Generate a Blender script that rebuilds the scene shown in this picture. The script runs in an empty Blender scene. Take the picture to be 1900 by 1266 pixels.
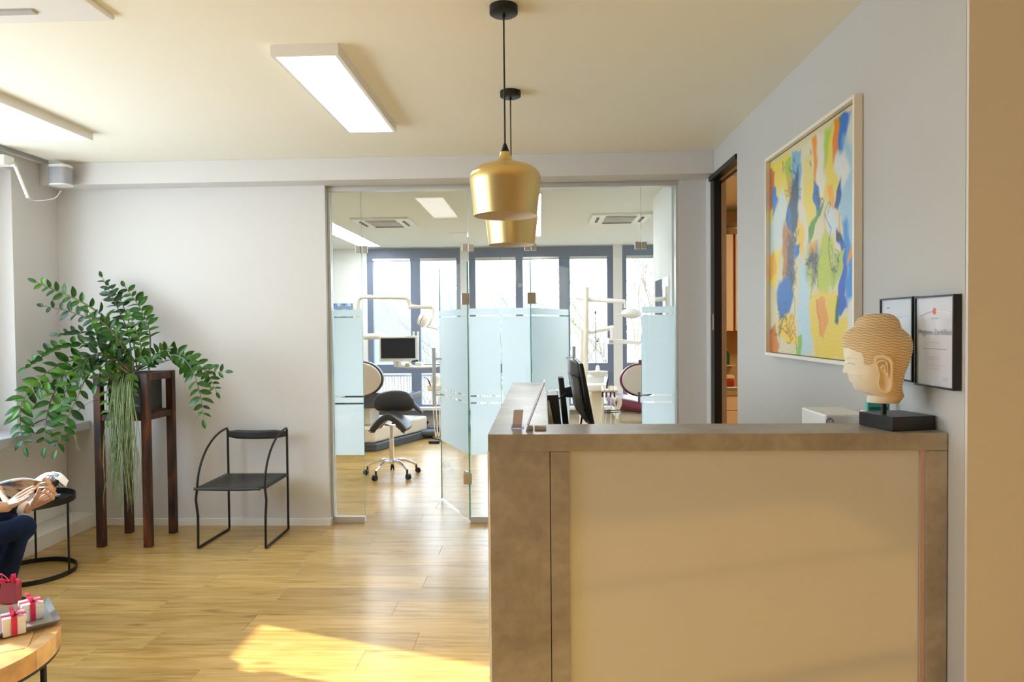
import bpy, bmesh, math, random
import numpy as np
from mathutils import Vector, Matrix, noise
rnd = random.Random(7)
S = bpy.context.scene
COL = S.collection

# ------------------------------------------------------------------ camera
CAM_H = 1.55; FPX = 1307.48; YAW = .04; PITCH = .0223; ROLL = -.0096
fwd = Vector((-math.sin(YAW)*math.cos(PITCH), math.cos(YAW)*math.cos(PITCH), -math.sin(PITCH)))
r0 = Vector((math.cos(YAW), math.sin(YAW), 0)); u0 = r0.cross(fwd)
rgt = r0*math.cos(ROLL)+u0*math.sin(ROLL); upv = -r0*math.sin(ROLL)+u0*math.cos(ROLL)
cd = bpy.data.cameras.new('camera'); cam = bpy.data.objects.new('camera', cd); COL.objects.link(cam)
cd.sensor_width = 36; cd.lens = FPX/1900*36; cd.clip_start = .05; cd.clip_end = 800
M = Matrix.Identity(4)
for i in range(3):
    M[i][0] = rgt[i]; M[i][1] = upv[i]; M[i][2] = -fwd[i]
M[2][3] = CAM_H
cam.matrix_world = M
S.camera = cam

def P(px, py, X=None, Y=None, Z=None):
    """point of the room seen at a pixel of the photograph, on a plane of the room"""
    d = fwd+rgt*((px-950)/FPX)-upv*((py-633)/FPX)
    if Y is not None: t = Y/d.y
    elif X is not None: t = X/d.x
    else: t = (Z-CAM_H)/d.z
    return Vector((0, 0, CAM_H))+d*t

# ------------------------------------------------------------------ view, world, sun
S.view_settings.view_transform = 'Standard'; S.view_settings.look = 'None'
S.view_settings.gamma = 1; S.view_settings.use_curve_mapping = False
S.view_settings.exposure = 0.0
S.cycles.use_denoising = True
S.cycles.max_bounces = 10; S.cycles.diffuse_bounces = 6; S.cycles.glossy_bounces = 5
S.cycles.transparent_max_bounces = 24; S.cycles.transmission_bounces = 6
S.cycles.sample_clamp_indirect = 6; S.cycles.caustics_reflective = False; S.cycles.caustics_refractive = False

W = bpy.data.worlds.new('sky'); S.world = W; W.use_nodes = True
wn = W.node_tree.nodes; wl = W.node_tree.links; wn.clear()
wo = wn.new('ShaderNodeOutputWorld'); wb = wn.new('ShaderNodeBackground')
wt = wn.new('ShaderNodeTexCoord'); wsx = wn.new('ShaderNodeSeparateXYZ'); wr = wn.new('ShaderNodeValToRGB')
wl.new(wt.outputs['Generated'], wsx.inputs[0]); wl.new(wsx.outputs['Z'], wr.inputs[0])
wr.color_ramp.elements[0].position = 0; wr.color_ramp.elements[0].color = (.84, .93, 1, 1)
wr.color_ramp.elements[1].position = .8; wr.color_ramp.elements[1].color = (.50, .70, 1, 1)
wl.new(wr.outputs[0], wb.inputs[0]); wb.inputs[1].default_value = 8.8; wl.new(wb.outputs[0], wo.inputs[0])

SUN_DIR = Vector((1.16, -.41, -.46))
sd = bpy.data.lights.new('sun', 'SUN'); sd.energy = 21; sd.angle = .012; sd.color = (1, .90, .72)
so = bpy.data.objects.new('sun', sd); COL.objects.link(so)
so.rotation_euler = SUN_DIR.to_track_quat('-Z', 'Y').to_euler()

def portal(name, loc, rot, sx, sy):
    d = bpy.data.lights.new(name, 'AREA'); d.shape = 'RECTANGLE'; d.size = sx; d.size_y = sy
    d.cycles.is_portal = True
    o = bpy.data.objects.new(name, d); COL.objects.link(o); o.location = loc; o.rotation_euler = rot
portal('window_portal', (-4.09, 2.5, 1.75), (0, math.radians(-90), 0), 1.8, 4.2)
portal('window_portal', (-.3, 10.42, 1.6), (math.radians(-90), 0, 0), 6.2, 2.5)
def area(name, loc, sx, sy, power, col, rot=(0, 0, 0)):
    d = bpy.data.lights.new(name, 'AREA'); d.shape = 'RECTANGLE'; d.size = sx; d.size_y = sy
    d.energy = power; d.color = col
    o = bpy.data.objects.new(name, d); COL.objects.link(o); o.location = loc; o.rotation_euler = rot
    return o

# ------------------------------------------------------------------ helpers
class MB:
    def __init__(s): s.b = bmesh.new()
    def box(s, x0, x1, y0, y1, z0, z1, rot=None, about=None):
        vs = [s.b.verts.new((x, y, z)) for x in (x0, x1) for y in (y0, y1) for z in (z0, z1)]
        for f in ((0,1,3,2),(4,6,7,5),(0,4,5,1),(2,3,7,6),(0,2,6,4),(1,5,7,3)):
            s.b.faces.new([vs[i] for i in f])
        if rot is not None:
            c = Vector(about or ((x0+x1)/2, (y0+y1)/2, (z0+z1)/2))
            for v in vs: v.co = c+rot@(v.co-c)
        return s
    def tube(s, pts, rad, n=10, cap=True, flat=1.0, up=None):
        pts = [Vector(p) for p in pts]
        if not hasattr(rad, '__len__'): rad = [rad]*len(pts)
        rings = []; prev = None
        for i, p in enumerate(pts):
            a = pts[max(0, i-1)]; c = pts[min(len(pts)-1, i+1)]
            t = (c-a).normalized() if (c-a).length > 1e-9 else Vector((0, 0, 1))
            if prev is None:
                q = Vector(up) if up else (Vector((0, 0, 1)) if abs(t.z) < .9 else Vector((0, 1, 0)))
            else: q = prev
            q = (q-t*q.dot(t)).normalized(); prev = q; w = t.cross(q)
            rings.append([s.b.verts.new(p+(q*math.cos(2*math.pi*k/n)*flat+w*math.sin(2*math.pi*k/n))*rad[i]) for k in range(n)])
        for a, c in zip(rings, rings[1:]):
            for k in range(n): s.b.faces.new((a[k], a[(k+1) % n], c[(k+1) % n], c[k]))
        if cap:
            s.b.faces.new(rings[0][::-1]); s.b.faces.new(rings[-1])
        return s
    def lathe(s, prof, c=(0, 0, 0), n=40, close=False):
        rings = []
        for r, z in prof:
            rings.append([s.b.verts.new((c[0]+r*math.cos(2*math.pi*k/n), c[1]+r*math.sin(2*math.pi*k/n), c[2]+z)) for k in range(n)])
        prs = list(zip(rings, rings[1:]))
        if close: prs.append((rings[-1], rings[0]))
        for a, d in prs:
            for k in range(n): s.b.faces.new((a[k], a[(k+1) % n], d[(k+1) % n], d[k]))
        if not close:
            if prof[0][0] > 1e-6: s.b.faces.new(rings[0][::-1])
            if prof[-1][0] > 1e-6: s.b.faces.new(rings[-1])
        return s
    def prism(s, poly, z0, z1):
        a = [s.b.verts.new((x, y, z0)) for x, y in poly]; c = [s.b.verts.new((x, y, z1)) for x, y in poly]
        n = len(poly)
        for k in range(n): s.b.faces.new((a[k], a[(k+1) % n], c[(k+1) % n], c[k]))
        s.b.faces.new(a[::-1]); s.b.faces.new(c); return s
    def slab(s, pts, off):
        """polygon of 3D points given thickness along the vector off"""
        off = Vector(off); a = [s.b.verts.new(Vector(p)) for p in pts]; c = [s.b.verts.new(Vector(p)+off) for p in pts]
        n = len(pts)
        for k in range(n): s.b.faces.new((a[k], a[(k+1) % n], c[(k+1) % n], c[k]))
        s.b.faces.new(a[::-1]); s.b.faces.new(c); return s
    def ell(s, c, r, n=20, m=12, rot=None):
        rings = []
        for i in range(1, m):
            th = math.pi*i/m
            rings.append([Vector((r[0]*math.sin(th)*math.cos(2*math.pi*k/n), r[1]*math.sin(th)*math.sin(2*math.pi*k/n), r[2]*math.cos(th))) for k in range(n)])
        f = (lambda v: s.b.verts.new(Vector(c)+(rot@v if rot else v)))
        R = [[f(v) for v in ring] for ring in rings]
        t = f(Vector((0, 0, r[2]))); bt = f(Vector((0, 0, -r[2])))
        for a, d in zip(R, R[1:]):
            for k in range(n): s.b.faces.new((a[k], d[k], d[(k+1) % n], a[(k+1) % n]))
        for k in range(n):
            s.b.faces.new((t, R[0][k], R[0][(k+1) % n])); s.b.faces.new((bt, R[-1][(k+1) % n], R[-1][k]))
        return s
    def grid(s, fn, nu, nv):
        V = [[s.b.verts.new(fn(i/nu, j/nv)) for j in range(nv+1)] for i in range(nu+1)]
        for i in range(nu):
            for j in range(nv): s.b.faces.new((V[i][j], V[i+1][j], V[i+1][j+1], V[i][j+1]))
        return s
    def mesh(s, name, smooth=False, angle=None):
        bmesh.ops.recalc_face_normals(s.b, faces=s.b.faces)
        me = bpy.data.meshes.new(name); s.b.to_mesh(me); s.b.free()
        if smooth:
            me.shade_smooth()
            if angle:
                me.set_sharp_from_angle(angle=math.radians(angle))
        return me
    def build(s, name, m, parent=None, smooth=False, bevel=0, seg=2, angle=40, org=None):
        me = s.mesh(name, smooth, angle if smooth else None)
        return link(name, me, m, parent, bevel, seg)

def link(name, me, m, parent=None, bevel=0, seg=2):
    o = bpy.data.objects.new(name, me); COL.objects.link(o)
    if m is not None:
        me.materials.clear(); me.materials.append(m)
    if parent is not None: adopt(o, parent)
    if bevel:
        b = o.modifiers.new('bevel', 'BEVEL'); b.width = bevel; b.segments = seg; b.limit_method = 'ANGLE'; b.angle_limit = math.radians(50)
        b.harden_normals = False
    return o
WORLDM = {}
def wm(o):
    m = o.matrix_basis.copy()
    if o.parent is not None: m = wm(o.parent) @ o.matrix_parent_inverse @ m
    return m
def adopt(o, parent):
    o.parent = parent; o.matrix_parent_inverse = wm(parent).inverted()
def tag(o, label=None, cat=None, group=None, kind=None):
    if label: o['label'] = label
    if cat: o['category'] = cat
    if group: o['group'] = group
    if kind: o['kind'] = kind
    return o
def thing(name, loc, label, cat, group=None):
    o = bpy.data.objects.new(name, None); COL.objects.link(o); o.location = loc; o.empty_display_size = .1
    return tag(o, label, cat, group)
def struct(o): o['kind'] = 'structure'; return o
def kids(o): return [c for c in COL.objects if c.parent == o]
def copy_tree(o, parent=None):
    c = o.copy(); COL.objects.link(c)
    if parent: c.parent = parent
    for k in kids(o): copy_tree(k, c)
    return c
def bez(p, n=24):
    """smooth curve (Catmull-Rom) through control points"""
    p = [Vector(q) for q in p]; q = [p[0]*2-p[1]]+p+[p[-1]*2-p[-2]]; out = []
    seg = len(p)-1
    for i in range(n+1):
        t = i/n*seg; k = min(int(t), seg-1); f = t-k
        a, b, c, d = q[k:k+4]
        out.append(.5*((2*b)+(c-a)*f+(2*a-5*b+4*c-d)*f*f+(3*b-a-3*c+d)*f*f*f))
    return out

# ------------------------------------------------------------------ materials
MT = {}
def mat(name, col, rough=.5, metal=0, bump=0, bscale=60, var=0, vscale=6, coat=0, spec=.5, sss=0, trans=0):
    if name in MT: return MT[name]
    m = bpy.data.materials.new(name); m.use_nodes = True; nt = m.node_tree; b = nt.nodes['Principled BSDF']
    b.inputs['Base Color'].default_value = (*col, 1); b.inputs['Roughness'].default_value = rough
    b.inputs['Metallic'].default_value = metal; b.inputs['Specular IOR Level'].default_value = spec
    if coat: b.inputs['Coat Weight'].default_value = coat; b.inputs['Coat Roughness'].default_value = .06
    if sss: b.inputs['Subsurface Weight'].default_value = sss; b.inputs['Subsurface Radius'].default_value = (.012, .005, .003)
    if trans: b.inputs['Transmission Weight'].default_value = trans
    if var or bump:
        tc = nt.nodes.new('ShaderNodeTexCoord')
    if var:
        nz = nt.nodes.new('ShaderNodeTexNoise'); nz.inputs['Scale'].default_value = vscale; nz.inputs['Detail'].default_value = 6
        nt.links.new(tc.outputs['Object'], nz.inputs['Vector'])
        rp = nt.nodes.new('ShaderNodeValToRGB'); rp.color_ramp.elements[0].position = .3; rp.color_ramp.elements[1].position = .7
        rp.color_ramp.elements[0].color = (*[max(0, c*(1-var)) for c in col], 1)
        rp.color_ramp.elements[1].color = (*[min(1, c*(1+var)) for c in col], 1)
        nt.links.new(nz.outputs[0], rp.inputs[0]); nt.links.new(rp.outputs[0], b.inputs['Base Color'])
    if bump:
        n2 = nt.nodes.new('ShaderNodeTexNoise'); n2.inputs['Scale'].default_value = bscale; n2.inputs['Detail'].default_value = 3
        nt.links.new(tc.outputs['Object'], n2.inputs['Vector'])
        bp = nt.nodes.new('ShaderNodeBump'); bp.inputs['Strength'].default_value = bump; bp.inputs['Distance'].default_value = .003
        nt.links.new(n2.outputs[0], bp.inputs['Height']); nt.links.new(bp.outputs[0], b.inputs['Normal'])
    MT[name] = m; return m
def emit(name, col, st):
    m = bpy.data.materials.new(name); m.use_nodes = True; nt = m.node_tree; nt.nodes.clear()
    o = nt.nodes.new('ShaderNodeOutputMaterial'); e = nt.nodes.new('ShaderNodeEmission')
    e.inputs[0].default_value = (*col, 1); e.inputs[1].default_value = st; nt.links.new(e.outputs[0], o.inputs[0]); return m
def glass(name, tint, refl=1.0):
    m = bpy.data.materials.new(name); m.use_nodes = True; nt = m.node_tree; nt.nodes.clear()
    o = nt.nodes.new('ShaderNodeOutputMaterial'); t = nt.nodes.new('ShaderNodeBsdfTransparent'); t.inputs[0].default_value = (*tint, 1)
    g = nt.nodes.new('ShaderNodeBsdfGlossy'); g.inputs['Roughness'].default_value = .01
    mx = nt.nodes.new('ShaderNodeMixShader'); f = nt.nodes.new('ShaderNodeLayerWeight'); f.inputs[0].default_value = .5
    pw = nt.nodes.new('ShaderNodeMath'); pw.operation = 'POWER'; pw.inputs[1].default_value = 5   # Schlick
    mul = nt.nodes.new('ShaderNodeMath'); mul.operation = 'MULTIPLY_ADD'; mul.inputs[1].default_value = .95*refl; mul.inputs[2].default_value = .04*refl
    nt.links.new(f.outputs['Facing'], pw.inputs[0]); nt.links.new(pw.outputs[0], mul.inputs[0]); nt.links.new(mul.outputs[0], mx.inputs[0])
    nt.links.new(t.outputs[0], mx.inputs[1]); nt.links.new(g.outputs[0], mx.inputs[2]); nt.links.new(mx.outputs[0], o.inputs[0]); return m
def film_mat():
    m = bpy.data.materials.new('frosted_film'); m.use_nodes = True; nt = m.node_tree; nt.nodes.clear()
    o = nt.nodes.new('ShaderNodeOutputMaterial'); t = nt.nodes.new('ShaderNodeBsdfTranslucent'); t.inputs[0].default_value = (.78, .91, 1, 1)
    d = nt.nodes.new('ShaderNodeBsdfDiffuse'); d.inputs[0].default_value = (.70, .86, .98, 1)
    mx = nt.nodes.new('ShaderNodeMixShader'); mx.inputs[0].default_value = .12
    nt.links.new(t.outputs[0], mx.inputs[1]); nt.links.new(d.outputs[0], mx.inputs[2])
    nt.links.new(mx.outputs[0], o.inputs[0]); return m

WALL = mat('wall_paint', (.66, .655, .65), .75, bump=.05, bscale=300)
WALLR = mat('wall_paint_shaded', (.53, .53, .52), .75, bump=.05, bscale=300)  # wall paint darkened: weaker light on the right wall put into its colour
WALLT = mat('wall_paint_warm_lit', (.72, .70, .68), .75, bump=.05, bscale=300)  # same wall paint, the warm light on it put into the colour
CEIL = mat('ceiling_paint', (.85, .83, .72), .8)
BACKW = mat('treatment_wall_paint', (.82, .84, .83), .75)
TRIM = mat('white_lacquer', (.82, .81, .78), .35)
WHITE = mat('white_plastic', (.84, .84, .82), .35)
CREAM = mat('cream_plastic', (.80, .76, .66), .4)
BLACKM = mat('black_metal', (.012, .012, .013), .42, metal=.4)
BLACKP = mat('black_plastic', (.012, .012, .014), .4)
LEATHER = mat('black_leather', (.018, .018, .019), .42, bump=.25, bscale=160)
STEEL = mat('brushed_steel', (.55, .54, .52), .28, metal=1)
CHROME = mat('chrome', (.8, .8, .8), .08, metal=1)
ALU = mat('aluminium_profile', (.66, .66, .65), .35, metal=.6)
WFRAME = mat('blue_grey_window_frame', (.17, .215, .31), .45)  # blue-grey frames, lightened by window glare put into the colour
BRASS = None
GLASS = glass('clear_glass', (.97, .99, .988)); WGLASS = glass('window_glass', (.98, .99, .99), .7)
FILM = film_mat()
LAMPW = emit('lamp_diffuser', (1, .98, .93), 7)
LAMPB = emit('strip_diffuser', (.95, .98, 1), 24)
PLANTER = mat('anthracite_planter', (.03, .032, .033), .5)
PAPER = mat('paper_white', (.85, .85, .83), .6)

def brass():
    m = mat('brushed_brass', (.78, .60, .27), .31, metal=1); nt = m.node_tree; b = nt.nodes['Principled BSDF']
    b.inputs['Anisotropic'].default_value = .5
    return m
BRASS = brass()

def concrete():
    m = bpy.data.materials.new('concrete_laminate'); m.use_nodes = True; nt = m.node_tree; b = nt.nodes['Principled BSDF']
    tc = nt.nodes.new('ShaderNodeTexCoord')
    n1 = nt.nodes.new('ShaderNodeTexNoise'); n1.inputs['Scale'].default_value = 2.3; n1.inputs['Detail'].default_value = 9; n1.inputs['Roughness'].default_value = .62; n1.inputs['Distortion'].default_value = .6
    n2 = nt.nodes.new('ShaderNodeTexNoise'); n2.inputs['Scale'].default_value = 26; n2.inputs['Detail'].default_value = 8; n2.inputs['Distortion'].default_value = .4
    nt.links.new(tc.outputs['Object'], n1.inputs[0]); nt.links.new(tc.outputs['Object'], n2.inputs[0])
    r = nt.nodes.new('ShaderNodeValToRGB'); e = r.color_ramp.elements
    e[0].position = .33; e[0].color = (.27, .25, .235, 1); e[1].position = .70; e[1].color = (.47, .455, .435, 1)
    q = e.new(.5); q.color = (.36, .335, .31, 1)
    nt.links.new(n1.outputs[0], r.inputs[0])
    r2 = nt.nodes.new('ShaderNodeValToRGB'); r2.color_ramp.elements[0].position = .36; r2.color_ramp.elements[0].color = (.9, .9, .9, 1); r2.color_ramp.elements[1].position = .62; r2.color_ramp.elements[1].color = (1.06, 1.05, 1.03, 1)
    nt.links.new(n2.outputs[0], r2.inputs[0])
    mx = nt.nodes.new('ShaderNodeMix'); mx.data_type = 'RGBA'; mx.blend_type = 'MULTIPLY'; mx.inputs[0].default_value = 1
    nt.links.new(r.outputs[0], mx.inputs[6]); nt.links.new(r2.outputs[0], mx.inputs[7]); nt.links.new(mx.outputs[2], b.inputs['Base Color'])
    b.inputs['Roughness'].default_value = .36
    bp = nt.nodes.new('ShaderNodeBump'); bp.inputs['Strength'].default_value = .12; bp.inputs['Distance'].default_value = .002
    nt.links.new(n2.outputs[0], bp.inputs['Height']); nt.links.new(bp.outputs[0], b.inputs['Normal'])
    return m
CONC = concrete()

def oak(name='oak_plank'):
    m = bpy.data.materials.new(name); m.use_nodes = True; nt = m.node_tree; b = nt.nodes['Principled BSDF']
    tc = nt.nodes.new('ShaderNodeTexCoord'); oi = nt.nodes.new('ShaderNodeObjectInfo')
    cb = nt.nodes.new('ShaderNodeCombineXYZ')
    ml = nt.nodes.new('ShaderNodeMath'); ml.operation = 'MULTIPLY'; ml.inputs[1].default_value = 37
    nt.links.new(oi.outputs['Random'], ml.inputs[0]); nt.links.new(ml.outputs[0], cb.inputs[2]); nt.links.new(ml.outputs[0], cb.inputs[0])
    ad = nt.nodes.new('ShaderNodeVectorMath'); ad.operation = 'ADD'
    nt.links.new(tc.outputs['Object'], ad.inputs[0]); nt.links.new(cb.outputs[0], ad.inputs[1])
    mp = nt.nodes.new('ShaderNodeMapping'); mp.inputs['Scale'].default_value = (1.3, 16, 1)
    nt.links.new(ad.outputs[0], mp.inputs[0])
    n1 = nt.nodes.new('ShaderNodeTexNoise'); n1.inputs['Scale'].default_value = 1.6; n1.inputs['Detail'].default_value = 8; n1.inputs['Distortion'].default_value = 1.2
    nt.links.new(mp.outputs[0], n1.inputs[0])
    r = nt.nodes.new('ShaderNodeValToRGB'); e = r.color_ramp.elements
    e[0].position = .28; e[0].color = (.33, .185, .048, 1); e[1].position = .66; e[1].color = (.60, .39, .135, 1)
    q = e.new(.45); q.color = (.49, .305, .088, 1)
    nt.links.new(n1.outputs[0], r.inputs[0])
    # knots
    mk = nt.nodes.new('ShaderNodeMapping'); mk.inputs['Scale'].default_value = (2.2, 7, 1); nt.links.new(ad.outputs[0], mk.inputs[0])
    vo = nt.nodes.new('ShaderNodeTexVoronoi'); vo.inputs['Scale'].default_value = .9; nt.links.new(mk.outputs[0], vo.inputs['Vector'])
    rk = nt.nodes.new('ShaderNodeValToRGB'); rk.color_ramp.elements[0].position = .03; rk.color_ramp.elements[0].color = (.42, .36, .30, 1); rk.color_ramp.elements[1].position = .16; rk.color_ramp.elements[1].color = (1, 1, 1, 1)
    nt.links.new(vo.outputs['Distance'], rk.inputs[0])
    mx = nt.nodes.new('ShaderNodeMix'); mx.data_type = 'RGBA'; mx.blend_type = 'MULTIPLY'; mx.inputs[0].default_value = .8
    nt.links.new(r.outputs[0], mx.inputs[6]); nt.links.new(rk.outputs[0], mx.inputs[7])
    # tone per plank
    mr = nt.nodes.new('ShaderNodeMapRange'); mr.inputs['To Min'].default_value = .86; mr.inputs['To Max'].default_value = 1.12
    nt.links.new(oi.outputs['Random'], mr.inputs[0])
    mv = nt.nodes.new('ShaderNodeVectorMath'); mv.operation = 'SCALE'; nt.links.new(mx.outputs[2], mv.inputs[0]); nt.links.new(mr.outputs[0], mv.inputs['Scale'])
    nt.links.new(mv.outputs[0], b.inputs['Base Color'])
    b.inputs['Roughness'].default_value = .27; b.inputs['Specular IOR Level'].default_value = .55
    bp = nt.nodes.new('ShaderNodeBump'); bp.inputs['Strength'].default_value = .12; bp.inputs['Distance'].default_value = .001
    nt.links.new(n1.outputs[0], bp.inputs['Height']); nt.links.new(bp.outputs[0], b.inputs['Normal'])
    return m
OAK = oak()
def rust():
    m = bpy.data.materials.new('rusted_steel'); m.use_nodes = True; nt = m.node_tree; b = nt.nodes['Principled BSDF']
    tc = nt.nodes.new('ShaderNodeTexCoord'); mp = nt.nodes.new('ShaderNodeMapping'); mp.inputs['Scale'].default_value = (1, 1, .25)
    n = nt.nodes.new('ShaderNodeTexNoise'); n.inputs['Scale'].default_value = 16; n.inputs['Detail'].default_value = 7
    nt.links.new(tc.outputs['Object'], mp.inputs[0]); nt.links.new(mp.outputs[0], n.inputs[0])
    r = nt.nodes.new('ShaderNodeValToRGB'); e = r.color_ramp.elements
    e[0].position = .35; e[0].color = (.018, .012, .010, 1); e[1].position = .72; e[1].color = (.20, .060, .018, 1); q = e.new(.52); q.color = (.065, .025, .013, 1)
    nt.links.new(n.outputs[0], r.inputs[0]); nt.links.new(r.outputs[0], b.inputs['Base Color']); b.inputs['Roughness'].default_value = .5; b.inputs['Metallic'].default_value = .2
    return m
RUST = rust()

# ================================================================== SETTING
XL, XR, YB, ZC = -3.78, 1.275, 5.41, 2.81
Z2 = 2.70; YW = 10.3
def sbox(name, *a, m=None, kind='structure', parent=None, bevel=0):
    o = MB().box(*a).build(name, m, parent, bevel=bevel)
    if kind and parent is None: o['kind'] = kind
    return o
# floor slab and its planks
floor = sbox('floor', -4.3, 3.6, -3.2, 10.5, -.12, -.008, m=mat('screed', (.42, .29, .15), .5))
def plank_mesh(L, wd):
    b = MB(); b.box(-L/2, L/2, -wd/2, wd/2, -.008, 0)
    bmesh.ops.bevel(b.b, geom=[e for e in b.b.edges if all(v.co.z > -.001 for v in e.verts)], offset=.0009, segments=1, affect='EDGES')
    me = b.mesh('plank'); me.materials.append(OAK); return me
PW, PL = .20, 1.32
pm = {}
y = 2.31; row = 0
while y < YW:
    w_ = min(PW, YW-y); x = -4.1-rnd.random()*PL if row % 1 == 0 else -4.1
    while x < 2.9:
        a = max(x, -4.1); c = min(x+PL, 2.9)
        yc = y+w_/2
        # only where there is floor to see
        if c-a > .04 and not (a > 1.6 and yc < 4) and not (yc > 5.6 and a > 2.75):
            k = (round(c-a, 3), round(w_, 3))
            if k not in pm: pm[k] = plank_mesh(c-a-.0012, w_-.0012)
            o = link('plank', pm[k], None, floor); o.matrix_parent_inverse = Matrix.Identity(4); o.location = ((a+c)/2, yc, 0)
        x += PL
    y += PW; row += 1
near = MB().box(-4.1, 3.5, -3.1, 2.31, -.008, 0).build('plank', OAK, floor)
# ceilings
struct(MB().box(-4.3, 3.6, -3.2, 5.6, ZC, ZC+.15).build('ceiling', CEIL))
struct(MB().box(-4.3, 3.0, 5.6, 10.5, Z2, Z2+.26).build('ceiling', mat('treatment_ceiling_paint', (.84, .87, .84), .8)))
# walls of the waiting room
wlft = struct(MB().box(-4.1, XL, 4.93, 5.6, 0, ZC).build('wall_left', WALL))
MB().box(-4.1, XL, -3.1, 4.93, 0, .76).build('parapet', WALL, wlft)
MB().box(-4.1, XL, -3.1, 4.93, 2.70, ZC).build('lintel', WALL, wlft)
MB().box(-4.1, XL, -3.1, .58, .76, 2.70).build('pier', WALL, wlft)  # unseen stretch of wall, added to cut down the window light
wbk = struct(MB().box(-4.3, -1.655, YB, 5.6, 0, ZC).build('wall_back', WALL))
MB().box(-1.655, 1.4, 5.46, 5.6, 2.655, ZC).build('lintel', WALL, wbk)
MB().box(1.07, 1.4, 5.46, 5.6, 0, 2.655).build('pier', WALL, wbk)
struct(MB().box(XL, XR, 5.22, 5.46, 2.645, ZC).build('trim_1', WALL, bevel=.003))
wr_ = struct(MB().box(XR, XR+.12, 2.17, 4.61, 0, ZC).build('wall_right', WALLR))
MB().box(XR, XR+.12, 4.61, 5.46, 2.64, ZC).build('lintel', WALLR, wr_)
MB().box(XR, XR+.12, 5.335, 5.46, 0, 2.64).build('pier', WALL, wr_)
struct(MB().box(XR+.12, 3.6, 2.172, 2.30, 0, ZC).build('wall_front', WALLT))
# same corner, its narrow warm-lit face towards the camera
struct(MB().box(XR+.002, 3.6, 2.158, 2.172, 0, ZC).build('wall_near', WALLT))
struct(MB().box(3.5, 3.6, -3.1, 2.16, 0, ZC).build('wall_far_right', WALLT))
struct(MB().box(-4.1, 3.6, -3.2, -3.1, 0, ZC).build('wall_behind', WALL))
# baseboards
struct(MB().box(-3.51, -1.655, 5.396, YB, 0, .055).build('baseboard_back', TRIM, bevel=.002))
struct(MB().box(-1.655, -1.645, 5.396, 5.46, 0, .055).build('baseboard_glass', TRIM))
struct(MB().box(XL, -3.51, -3.1, YB, 0, .105).build('baseboard_left', TRIM, bevel=.003))
# window of the waiting room
w1 = struct(MB().box(-4.10, -3.99, 4.52, 4.93, .83, 2.70).build('window_1', TRIM, bevel=.004))
MB().box(-4.08, -4.0, 0.56, 4.52, .83, .93).build('frame_rail', TRIM, w1)
MB().box(-4.08, -4.0, 0.56, 4.52, 2.60, 2.70).build('frame_rail', TRIM, w1)
yy = 4.52
for k in range(3):
    MB().box(-4.045, -4.037, yy-1.22, yy, .91, 2.60).build('pane', WGLASS, w1)
    MB().box(-4.08, -4.0, yy-1.32, yy-1.22, .91, 2.60).build('mullion', TRIM, w1, bevel=.003)
    yy -= 1.32
sill = struct(MB().box(-4.0, -3.55, -3.1, 5.405, .765, .83).build('trim_2', mat('grey_sill', (.50, .51, .53), .35), bevel=.004))
# panels below the sill
rc = thing('radiator_cover', (-3.74, 2, .105), 'off-white flush panels boxed in under the grey window sill', 'radiator cover')
for k in range(5):
    MB().box(-3.78, -3.745, 5.405-(k+1)*1.3+.002, 5.405-k*1.3-.002, .106, .764).build('panel', TRIM, rc, bevel=.002)
# curtain track and the narrow wall devices at the window
b = MB(); b.box(-3.672, -3.652, -3.0, 5.14, 2.785, 2.808)
tag(b.build('curtain_track', mat('grey_track', (.30, .31, .33), .4)), 'thin grey curtain track along the ceiling above the window', 'curtain track')
wop = thing('window_opener', (-3.74, 4.72, 2.6), 'white window opener box with slanting rod at top left, above the plant', 'window opener')
p0 = P(22, 300, Y=4.75)
MB().box(p0.x-.10, p0.x+.012, 4.66, 4.76, p0.z-.035, p0.z+.03).build('housing', WHITE, wop, bevel=.006)
b = MB(); pa, pb = P(27, 306, Y=4.74), P(52, 367, Y=4.80)
b.tube([pa, pb], .011, 10).build('crank_rod', WHITE, wop, smooth=True)
MB().tube([pa+Vector((-.015, 0, 0)), pa+Vector((.012, 0, 0))], .016, 12).build('joint', ALU, wop, smooth=True)

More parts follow.
